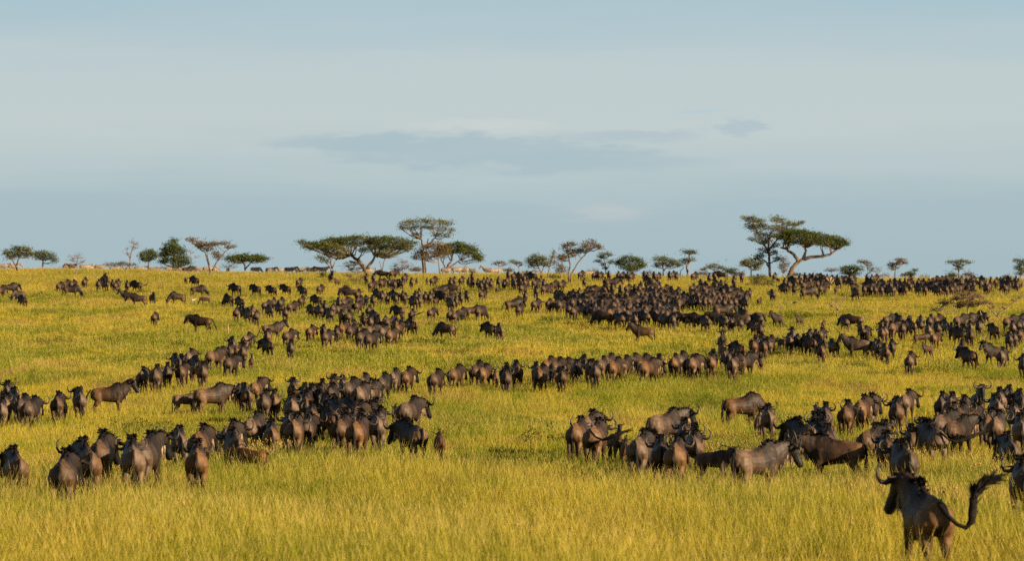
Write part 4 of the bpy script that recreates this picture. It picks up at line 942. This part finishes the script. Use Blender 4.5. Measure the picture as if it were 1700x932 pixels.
grow(A, 'big flat acacia with a thick leaning trunk and a wedge-shaped dark crown', (1308,459), 748, [[(1308,459),(1314,446),(1324,436),(1335,430)],[(1325,434),(1316,422),(1306,414),(1296,411)],[(1334,431),(1338,420),(1337,410)],[(1335,430),(1348,427),(1364,426),(1378,423),(1388,414)]],
     dome(1352, 389, 50, 9, 11, 10, 4.6, 9, seed=12) + dome(1350, 397, 46, 5, 8, 11, 4.5, 7, seed=13) + dome(1346, 403, 38, 2, 6, 10, 4, 3, seed=14) + [(1304,396,9,5),(1312,388,9,5),(1398,401,7,4),(1402,406,5,3)], M_LEAF_D, r0=.34, dens=1.4, leaf=.15, pr=.10)
grow(A, 'tiny flat bare-looking acacia over the herd', (1380,459), 765, [[(1380,459),(1380,451)]], [(1376,449,6,2),(1385,449,6,2)], M_LEAF_B, r0=.07, dens=.8, leaf=.12, rsub=2)
grow('round_bush', 'dense rounded bush above the herd beside the big leaning acacia', (1412,459), 765, [[(1412,459),(1412,452)]], [(1402,450,8,5),(1411,446,10,5),(1422,448,9,5),(1406,454,9,4),(1419,455,10,4)], M_LEAF_D, r0=.12, dens=1.5, leaf=.14, cat='bush')
grow(A, 'small drooping brown acacia with a one-sided crown', (1440,458), 765, [[(1440,458),(1441,448),(1437,438)]], [(1430,435,6,2.5),(1438,436,6,3),(1443,441,5,5),(1446,448,4,4)], M_LEAF_B, r0=.08, dens=.95, leaf=.12)
grow('bare_tree', 'leafless twiggy tree between two small acacias', (1457,459), 768, [[(1457,459),(1457,448)]], [(1456,444,5,5),(1461,449,5,4),(1453,450,4,4)], M_LEAF_B, M_DEAD, r0=.06, dens=.12, leaf=.10, bare=8, pr=.03)
grow(A, 'small ragged acacia with a hooked top over the distant herd', (1485,459), 765, [[(1485,459),(1486,448),(1488,440)]], [(1479,440,6,4),(1488,438,6,4),(1496,434,7,2.5),(1492,431,6,2),(1483,446,8,4),(1502,437,3,2)], M_LEAF_B, r0=.10, dens=1.0, leaf=.13)
grow('round_bush', 'tiny dark shrub with one upright tip over the distant herd', (1516,460), 765, [[(1516,460),(1516,455)]], [(1511,454,4,2.5),(1519,450,2.5,3.5),(1515,456,6,2)], M_LEAF_D, r0=.05, dens=1.2, leaf=.12, cat='bush')
grow(A, 'small vase-shaped acacia with flat top standing alone over the distant herd', (1592,460), 760, [[(1592,460),(1592,450),(1591,443)]], [(1578,435,6,2),(1587,435,7,2.5),(1597,434,7,2.2),(1607,436,6,2),(1592,440,8,3),(1592,446,6,3)], M_LEAF_Y, r0=.16, dens=1.2, leaf=.12)
grow(A, 'dark ragged acacia cut by the frame edge', (1694,462), 765, [[(1694,462),(1694,450),(1692,440)]], [(1688,434,6,3),(1694,440,7,4),(1700,436,6,5),(1690,446,7,4),(1699,450,7,5),(1693,455,6,3)], M_LEAF_D, r0=.12, dens=1.1, leaf=.13)
# low scrub strung along the ridge between the trees
SC = [(200,441,26,4,'B','low brown mound of scrub under the tall leafless tree'),(268,446,9,4,'N','twiggy scrub between the two dark evergreens'),(322,448,9,4,'N','twiggy scrub at the foot of the pointed evergreen'),(381,444,12,6,'N','bare scrub between brown and green flat acacias'),
      (690,450,10,5,'B','brown scrub clump by the twin straight trunks'),(655,447,9,4,'N','thin bare scrub next to the purplish thorn bush'),(845,450,7,3,'B','tiny scrub between two little acacias'),(885,452,9,4,'N','bare scrub before the olive acacia'),(985,450,9,4,'N','bare scrub beside the feathery acacia'),
      (1078,454,10,4,'N','bare scrub between the round bush and two-lobed acacia'),(1165,456,9,3,'B','tiny brown scrub past the slim tan trunk'),(1228,457,8,4,'B','brown scrub before the short two-toned acacia'),(1318,458,8,4,'B','brown scrub against the leaning trunk'),(1358,458,8,3,'N','bare scrub under the wedge-shaped crown'),
      (1470,459,9,5,'N','bare scrub beside the ragged hooked acacia'),(1504,459,9,4,'B','brown scrub past the ragged hooked acacia'),(1535,461,11,4,'N','faint bare scrub in the gap of the distant herd'),(1580,459,8,4,'G','green scrub at one side of the vase-shaped acacia'),(1607,459,9,5,'B','brown scrub at the other side of the vase-shaped acacia'),(1672,462,8,3,'B','brown scrub near the tree at the frame edge')]
for px, py, hw, hh_, kd, lab in SC:
    grow('thorn_bush' if kd != 'G' else 'round_bush', lab, (px, py + 3), 768, [[(px, py + 3), (px, py)]], [(px - hw * .55, py - hh_ * .3, hw * .5, hh_ * .7), (px + hw * .1, py - hh_ * .6, hw * .5, hh_ * .8), (px + hw * .6, py - hh_ * .2, hw * .45, hh_ * .6)],
         M_LEAF_D if kd == 'G' else M_LEAF_B, M_DEAD, r0=.05, dens={'B': 1.0, 'N': .15, 'G': 1.3}[kd], leaf=.12, bare=10 if kd == 'N' else 5, cat='bush', pr=.035)
# bushes further down the slope
grow('thorn_bush', 'large grey leafless thorn bush before the widest acacia', (590,473), None, [[(590,473),(591,466),(592,460)],[(591,470),(600,462)],[(589,470),(582,462)]], [(580,456,9,6),(592,450,10,6),(603,457,9,6),(596,464,10,5),(583,464,8,4)], M_LEAF_B, M_DEAD, r0=.07, dens=.16, leaf=.10, bare=13, cat='bush', pr=.045)
grow('thorn_bush', 'purplish leafless thorn bush with a rounded head on the ridge', (668,458), 745, [[(668,458),(668,450),(668,444)],[(668,452),(674,446)]], [(656,440,7,5),(667,434,8,5),(678,440,8,5),(670,444,9,5),(660,446,6,4)], M_LEAF_B, M_DEAD, r0=.08, dens=.14, leaf=.10, bare=13, cat='bush', pr=.045)
grow('thorn_bush', 'brown arching bush under the widest acacia', (585,452), 768, [[(585,452),(585,446)]], [(575,440,10,5),(590,438,10,5),(600,444,8,5),(580,446,10,4)], M_LEAF_B, M_DEAD, r0=.08, dens=.3, leaf=.12, bare=9, cat='bush')
grow('round_bush', 'small dark green bush beside the grey thorn bush', (538,465), None, [[(538,465),(538,460)]], [(536,460,6,3),(542,463,6,3),(532,464,5,2),(536,455,2,2.5)], M_LEAF_D, r0=.04, dens=1.2, leaf=.12, cat='bush')
grow('thorn_bush', 'wide brown thorn bush with animals behind it', (865,470), None, [[(865,470),(865,462)],[(870,474),(880,462)]], [(855,462,9,6),(868,456,10,6),(880,462,9,6),(870,467,12,4),(890,466,7,4)], M_LEAF_B, M_DEAD, r0=.06, dens=.4, leaf=.12, bare=8, cat='bush', pr=.04)
grow('round_bush', 'green bush at the base of the crooked trees', (919,465), None, [[(919,465),(919,461)]], [(917,460,6,3),(924,461,6,3),(913,462,4,2)], M_LEAF_D, r0=.04, dens=1.1, leaf=.12, cat='bush')
grow('round_bush', 'green and brown bush below the tall airy acacia', (1262,478), None, [[(1262,478),(1262,470)]], [(1252,466,9,6),(1264,462,10,5),(1275,468,9,6),(1258,473,12,4),(1272,475,12,4),(1248,476,8,3)], M_LEAF_Y, r0=.06, dens=.9, leaf=.13, cat='bush')
grow('thorn_bush', 'rust-brown leafy bush in the distant band of animals', (1572,482), None, [[(1572,482),(1571,474)]], [(1564,470,8,6),(1575,467,9,6),(1584,473,8,6),(1570,478,11,4)], M_LEAF_B, M_DEAD, r0=.06, dens=.95, leaf=.13, bare=6, cat='bush')
grow('round_bush', 'low grey-green shrub below the leaning acacia', (1347,496), None, [[(1347,496),(1348,492)]], [(1343,492,5,3),(1351,490,5,3),(1348,494,8,2)], M_LEAF_Y, r0=.03, dens=.8, leaf=.11, cat='bush')
grow('bare_tree', 'small bare sapling with a forked crown in open grass', (1390,530), None, [[(1390,530),(1390,518),(1388,508)],[(1390,516),(1396,506),(1402,499)]], [(1381,504,7,4),(1388,496,7,5),(1397,496,6,4),(1404,495,4,3),(1378,508,5,2)], M_LEAF_B, M_DEAD, r0=.07, dens=.03, leaf=.09, bare=10, pr=.05, rsub=1)
grow('thorn_bush', 'wide leafless bush with a tangle of arching stems', (1606,527), None, [[(1606,527),(1607,512),(1606,500)],[(1584,527),(1584,512),(1583,500)],[(1555,520),(1568,506),(1580,499),(1592,496)]], [(1590,494,12,5),(1605,488,13,6),(1620,492,12,6),(1630,502,9,6),(1612,504,12,6),(1594,506,10,6),(1570,502,10,5),(1556,514,9,4)], M_LEAF_B, M_DEAD, r0=.09, dens=.5, leaf=.11, bare=20, cat='bush', pr=.09)
grow('thorn_bush', 'leafless spreading bush with one arm reaching to the frame edge', (1655,535), None, [[(1655,535),(1655,526),(1654,522)],[(1655,524),(1668,514),(1680,504),(1692,496)],[(1655,524),(1644,514),(1636,504)]], [(1640,502,8,5),(1648,508,8,5),(1664,510,7,4),(1682,498,6,4),(1692,494,5,4)], M_LEAF_B, M_DEAD, r0=.08, dens=.25, leaf=.10, bare=14, cat='bush', pr=.06, rsub=1)
def stick(name, label, pts, rad, m, cat='branch', extra=()):
    t = Tree(pts[0][0], pts[0][1]); P = [t.w(*p) for p in pts]; P[0].z = -.1
    n = len(P); t.wood.tube(P, [rad * (1 - .5 * i / n) for i in range(n)], 6)
    for a_, b_ in extra: t.limb(t.w(*a_), t.w(*b_), rad * .6, rad * .25, .05, 3, .05, 4)
    o = lk(name, t.wood.build(name, [m]), None, (t.x, t.d, t.g)); tag(o, label, cat)
    return t
stick('dead_stump', 'short broken pale trunk standing among the herd below the leaning acacia', [(1378,486),(1378,476),(1377,468),(1380,460)], .16, M_PALEWOOD, 'stump', [((1377,468),(1371,461)), ((1378,472),(1384,464))])
stick('curved_branch', 'dark dead branch curving over with a thin arched tip', [(1298,521),(1296,512),(1294,506)], .05, M_DEAD, extra=[((1297,516),(1300,504)), ((1300,504),(1306,501)), ((1306,501),(1314,504))])
stick('dead_stick', 'upright pale stick in open grass near the diagonal line', [(379,560),(379,546),(378,534)], .035, M_PALEWOOD)
stick('dead_stick', 'first of two pale crossed stalks before a grazing black wildebeest', [(1637,545),(1631,530),(1627,516)], .035, M_PALEWOOD)
stick('dead_stick', 'second pale crossed stalk, leaning the steeper way', [(1638,540),(1637,528),(1633,514)], .03, M_PALEWOOD)
stick('dead_stick', 'thin knobbly dead stem standing between the scattered animals', [(1633,590),(1632,575),(1634,560),(1640,552)], .03, M_DEAD)

# ------------------------------------------------------------------ birds
def bird(label, px, py, d, m, s_=.22, wings=False, heading=60):
    b = MB()
    b.loft([(0, -.5, .02), (0, -.3, 0), (0, 0, 0), (0, .28, .06), (0, .42, .16), (0, .52, .2), (0, .70, .17)], [.03, .10, .16, .12, .07, .075, .01], [.02, .09, .15, .12, .07, .07, .01], None, 8, side=(1, 0, 0))
    for sg in (-1, 1):
        if wings: b.loft([(sg * .1, .05, .08), (sg * .5, .0, .22), (sg * .95, -.15, .30)], [.16, .14, .02], [.02, .015, .01], None, 6, side=(0, 1, 0))
        else:
            b.loft([(sg * .12, .2, .05), (sg * .16, -.1, .03), (sg * .06, -.6, 0)], [.03, .04, .01], [.10, .12, .02], None, 6, side=(1, 0, 0))
        b.tube([(sg * .05, 0, -.1), (sg * .05, .02, -.45)], [.015, .012], 4)
    me_ = b.build('bird', [m]); o = lk('bird', me_); x = (px - 850) / F * d; o.location = (x, d, CAMZ + (LEVEL - py) / F * d if wings or py < 0 else float(hgt(x, d)) + .45 * s_ * 2)
    o.scale = (s_ * 2,) * 3; o.rotation_euler = (0, 0, -radians(heading)); tag(o, label, 'bird'); return o
bird('dark bird gliding low over the grass by the arched branch', 1319, 503, at_row(1319, 520)[1], M_FEATH_D, .2, True, 100)
bird('small dark bird flying low over pale grass near the wide leafless bush', 1570, 494, at_row(1570, 500)[1], M_FEATH_D, .2, True, 50)
o = bird('small white egret standing in grass between grazing wildebeest', 320, 504, at_row(320, 507)[1], M_FEATH_W, .25, False, 100)
o.location.z += .25

# ------------------------------------------------------------------ grass
rg = np.random.RandomState(5)
src = bpy.data.collections.new('sources')           # only feeds the scatter below, never linked to the scene
def blades(name, R, n, hmin, hmax, wd, seeds, segs=3):
    V, Fc, T = [], [], []
    for i in range(n):
        if i % 13 == 0:                                   # blades stand in small bunches that share colour, height and lean
            a = rg.uniform(0, 2 * pi); rr = R * sqrt(rg.uniform(0, 1)); bx, by = cos(a) * rr, sin(a) * rr
            bt, bl, bd = rg.uniform(), rg.uniform(.7, 1.25), rg.normal(.35, 1.0)
        x, y = bx + rg.normal(0, R * .11), by + rg.normal(0, R * .11)
        tall = rg.uniform() < .016; ln = rg.uniform(hmin, hmax) * bl if not tall else hmax * rg.uniform(1.2, 1.8); w = wd * rg.uniform(.6, 1.3)
        d = bd + rg.normal(0, .5); bend = rg.uniform(.08, .62) * ln * (.7 if tall else 1); dx, dy = cos(d), sin(d)
        f = rg.uniform(0, 2 * pi); sx, sy = cos(f) * w / 2, sin(f) * w / 2; t_ = min(1, max(0, bt + rg.normal(0, .12))) if not tall else rg.uniform(.8, 1)
        b = len(V); seed = tall or rg.uniform() < seeds * .5
        for j in range(segs):
            u = j / segs; k = 1 - .35 * u
            p = (x + dx * bend * u * u, y + dy * bend * u * u, ln * u * (1 - .12 * u))
            V.append((p[0] - sx * k, p[1] - sy * k, p[2])); V.append((p[0] + sx * k, p[1] + sy * k, p[2])); T += [(t_, u, 0, 1)] * 2
        V.append((x + dx * bend, y + dy * bend, ln * .88)); T.append((t_, 1, 0, 1))
        for j in range(segs - 1): Fc.append((b + 2 * j, b + 2 * j + 1, b + 2 * j + 3, b + 2 * j + 2))
        Fc.append((b + 2 * segs - 2, b + 2 * segs - 1, b + 2 * segs))
        if seed:
            c = len(V); px_, py_, pz = x + dx * bend * 1.0, y + dy * bend * 1.0, ln * .86; h_ = rg.uniform(.08, .16); ww = wd * .75
            V += [(px_ - sx / w * ww, py_ - sy / w * ww, pz), (px_ + sx / w * ww, py_ + sy / w * ww, pz), (px_ + dx * h_ * .5, py_ + dy * h_ * .5, pz + h_)]; T += [(t_, 1, .85, 1)] * 3
            Fc.append((c, c + 1, c + 2))
    me = bpy.data.meshes.new(name); me.from_pydata(V, [], Fc); me.materials.append(M_GRASS)
    a = me.color_attributes.new('tint', 'FLOAT_COLOR', 'POINT'); a.data.foreach_set('color', np.array(T, 'f').ravel())
    o = bpy.data.objects.new(name, me); return o
def stalks(name, n, R, hmin, hmax, ball):
    b = MB()
    for i in range(n):
        a = rg.uniform(0, 2 * pi); rr = R * sqrt(rg.uniform(0, 1)); x, y = cos(a) * rr, sin(a) * rr; ln = rg.uniform(hmin, hmax)
        dx, dy = rg.uniform(-.18, .18), rg.uniform(-.18, .18)
        b.tube([(x, y, 0), (x + dx * .4, y + dy * .4, ln * .5), (x + dx, y + dy, ln)], [.005, .004, .003], 3, m=0)
        r = ball * rg.uniform(.7, 1.3); c = Vector((x + dx, y + dy, ln))
        b.loft([c - Vector((0, 0, r)), c - Vector((0, 0, r * .6)), c, c + Vector((0, 0, r * .7)), c + Vector((0, 0, r))], [r * .2, r * .8, r, r * .7, r * .1], [r * .2, r * .8, r, r * .7, r * .1], None, 6, 1, side=(1, 0, 0))
    me = b.build(name, [M_WEED, M_POM]); return bpy.data.objects.new(name, me)
def weeds(name, n, R, hmax, leaf):
    V, Fc, T = [], [], []
    for i in range(n):
        a = rg.uniform(0, 2 * pi); rr = R * rg.uniform(0, 1) ** .6; z = rg.uniform(.1, 1) * hmax * .8 * (1 - (rr / R) ** 2 * .6)
        p = Vector((cos(a) * rr, sin(a) * rr, z)); d = Vector(rg.normal(0, 1, 3)).normalized(); e = d.cross(Vector(rg.normal(0, 1, 3))).normalized()
        l = leaf * rg.uniform(.6, 1.3); b = len(V); V += [p - d * l * .5, p + e * l * .25, p + d * l * .5, p - e * l * .25]; Fc.append((b, b + 1, b + 2, b + 3)); t_ = rg.uniform(); T += [(t_, t_, t_, 1)] * 4
    me = bpy.data.meshes.new(name); me.from_pydata([tuple(v) for v in V], [], Fc); me.materials.append(M_WEED)
    a = me.color_attributes.new('tint', 'FLOAT_COLOR', 'POINT'); a.data.foreach_set('color', np.array(T, 'f').ravel()); return bpy.data.objects.new(name, me)
def scatter(name, label, pts, srcs, smin, smax, tilt=.06, dens_scale=None):
    """one stuff object: its points carry instances of the source tufts"""
    col = bpy.data.collections.new(name + '_src')
    for o in srcs: col.objects.link(o)
    n = len(pts); me = bpy.data.meshes.new(name); z = hgt(pts[:, 0], pts[:, 1]) - .01
    me.vertices.add(n); me.vertices.foreach_set('co', np.stack([pts[:, 0], pts[:, 1], z], 1).astype('f').ravel())
    a = me.attributes.new('rot', 'FLOAT_VECTOR', 'POINT'); a.data.foreach_set('vector', np.stack([rg.normal(0, tilt, n), rg.normal(0, tilt, n), rg.uniform(0, 2 * pi, n)], 1).astype('f').ravel())
    # the height of the sward drifts over tens of metres
    s_ = rg.uniform(smin, smax, n); drift = 1 + .12 * np.sin(pts[:, 0] * 2.3 + np.sin(pts[:, 1] * 1.1) * 2) * np.sin(pts[:, 1] * .9 + pts[:, 0] * .7) + .14 * np.sin(pts[:, 0] * .5 + pts[:, 1] * .11) + .12 * np.sin(pts[:, 0] * .19 - pts[:, 1] * .07 + 1)
    a = me.attributes.new('scl', 'FLOAT_VECTOR', 'POINT'); a.data.foreach_set('vector', np.stack([np.ones(n), np.ones(n), s_ * drift], 1).astype('f').ravel())
    a = me.attributes.new('pick', 'INT', 'POINT'); a.data.foreach_set('value', rg.randint(0, len(srcs), n).astype('i'))
    o = lk(name, me); tag(o, label, 'grass', kind='stuff')
    g = bpy.data.node_groups.new(name, 'GeometryNodeTree'); g.interface.new_socket('Geometry', in_out='INPUT', socket_type='NodeSocketGeometry'); g.interface.new_socket('Geometry', in_out='OUTPUT', socket_type='NodeSocketGeometry')
    gi = g.nodes.new('NodeGroupInput'); go = g.nodes.new('NodeGroupOutput'); ip = g.nodes.new('GeometryNodeInstanceOnPoints'); ci = g.nodes.new('GeometryNodeCollectionInfo')
    ci.inputs['Collection'].default_value = col; ci.inputs['Separate Children'].default_value = True; ci.inputs['Reset Children'].default_value = True
    def att(nm, ty):
        q_ = g.nodes.new('GeometryNodeInputNamedAttribute'); q_.data_type = ty; q_.inputs[0].default_value = nm; return [s for s in q_.outputs if s.enabled and s.name == 'Attribute'][0]
    g.links.new(gi.outputs[0], ip.inputs['Points']); g.links.new(ci.outputs[0], ip.inputs['Instance']); ip.inputs['Pick Instance'].default_value = True
    g.links.new(att('pick', 'INT'), ip.inputs['Instance Index'])
    er = g.nodes.new('FunctionNodeEulerToRotation'); g.links.new(att('rot', 'FLOAT_VECTOR'), er.inputs[0]); g.links.new(er.outputs[0], ip.inputs['Rotation'])
    g.links.new(att('scl', 'FLOAT_VECTOR'), ip.inputs['Scale']); g.links.new(ip.outputs[0], go.inputs[0])
    md = o.modifiers.new('scatter', 'NODES'); md.node_group = g
    return o
def wedge(y0, y1, step, margin=1.12, extra=5.0):
    """jittered points over the strip of ground between two distances"""
    P = []
    y = y0
    while y < y1:
        half = y * 850 / F * margin + extra; n = int(2 * half / step) + 1
        x = -half + (np.arange(n) + rg.uniform(0, 1)) * step + rg.uniform(-.4, .4, n) * step
        P.append(np.stack([x, np.full(n, y) + rg.uniform(-.4, .4, n) * step], 1)); y += step
    return np.concatenate(P)
near = [blades('tuft', .50, 440, .16, .44, .009, .06, 4) for _ in range(6)]
midt = [blades('tuft', .75, 330, .12, .34, .014, .08, 3) for _ in range(5)]
fart = [blades('tuft', 1.3, 380, .12, .30, .028, .10, 2) for _ in range(5)]
scatter('meadow_grass', 'tall yellow-green savanna grass with ripe seed heads close to the camera', wedge(62, 150, .50), near, .8, 1.25)
scatter('meadow_grass', 'yellow-green savanna grass across the hollow', wedge(150, 300, .80), midt, .8, 1.2)
scatter('meadow_grass', 'yellow-green savanna grass up the slope to the ridge', wedge(300, 800, 1.45), fart, .8, 1.2)
stk = [stalks('stalk', 6, .5, .42, .80, .017) for _ in range(4)]
P = [wedge(85, 150, 6.0)]
for px, py, wpx, n in ((210,810,70,40),(400,790,60,40),(120,800,60,30),(1160,775,60,40),(1110,770,40,20),(1290,770,60,30),(1400,765,60,60),(1530,880,40,34),(1500,800,40,30),(560,730,60,20),(700,740,30,25),(1670,830,30,30),(1230,770,50,16)):
    for _ in range(n):
        x, y = at_row(px + rg.normal(0, wpx * .5), py + rg.normal(0, 7)); P.append(np.array([[x, y]]))
scatter('flowering_stalks', 'thin stalks topped with small ochre pompon heads among the grass', np.concatenate(P), stk, .85, 1.15)
wd = [weeds('weed', 160, .45, .75, .10) for _ in range(4)]
P = []
for px, py, wpx, hpx, n in ((640,574,90,5,110),(700,575,50,4,60),(900,741,50,8,24),(1290,808,50,8,60),(340,885,30,10,26),(1320,530,60,3,60),(1530,625,60,5,50),(110,470,12,1.5,14),(270,461,18,1.5,18),(240,489,25,1.5,22),(300,578,16,2,14),(90,575,40,3,30),(500,700,60,10,40),(1280,720,30,12,26),
                         (1470,499,14,1.5,14),(1350,528,60,3,50),(760,592,60,3,20),(1100,606,60,3,30),(1170,560,40,3,20),(240,722,50,10,30),(60,495,60,3,30),(1390,598,50,3,40),(1240,600,40,3,24),(430,660,50,8,30),(1640,480,30,2,20),(200,480,200,5,30)):
    for _ in range(n):
        x, y = at_row(px + rg.normal(0, wpx * .5), py + rg.normal(0, hpx * .6), lo=62, hi=756); P.append(np.array([[x, y]]))
q_ = wedge(70, 240, 4.2); P.append(q_[rg.uniform(size=len(q_)) < .22])
scatter('leafy_weeds', 'clumps of darker green leafy weeds scattered through the grass', np.concatenate(P), wd, .45, .9)
print('objects', len(S.objects))
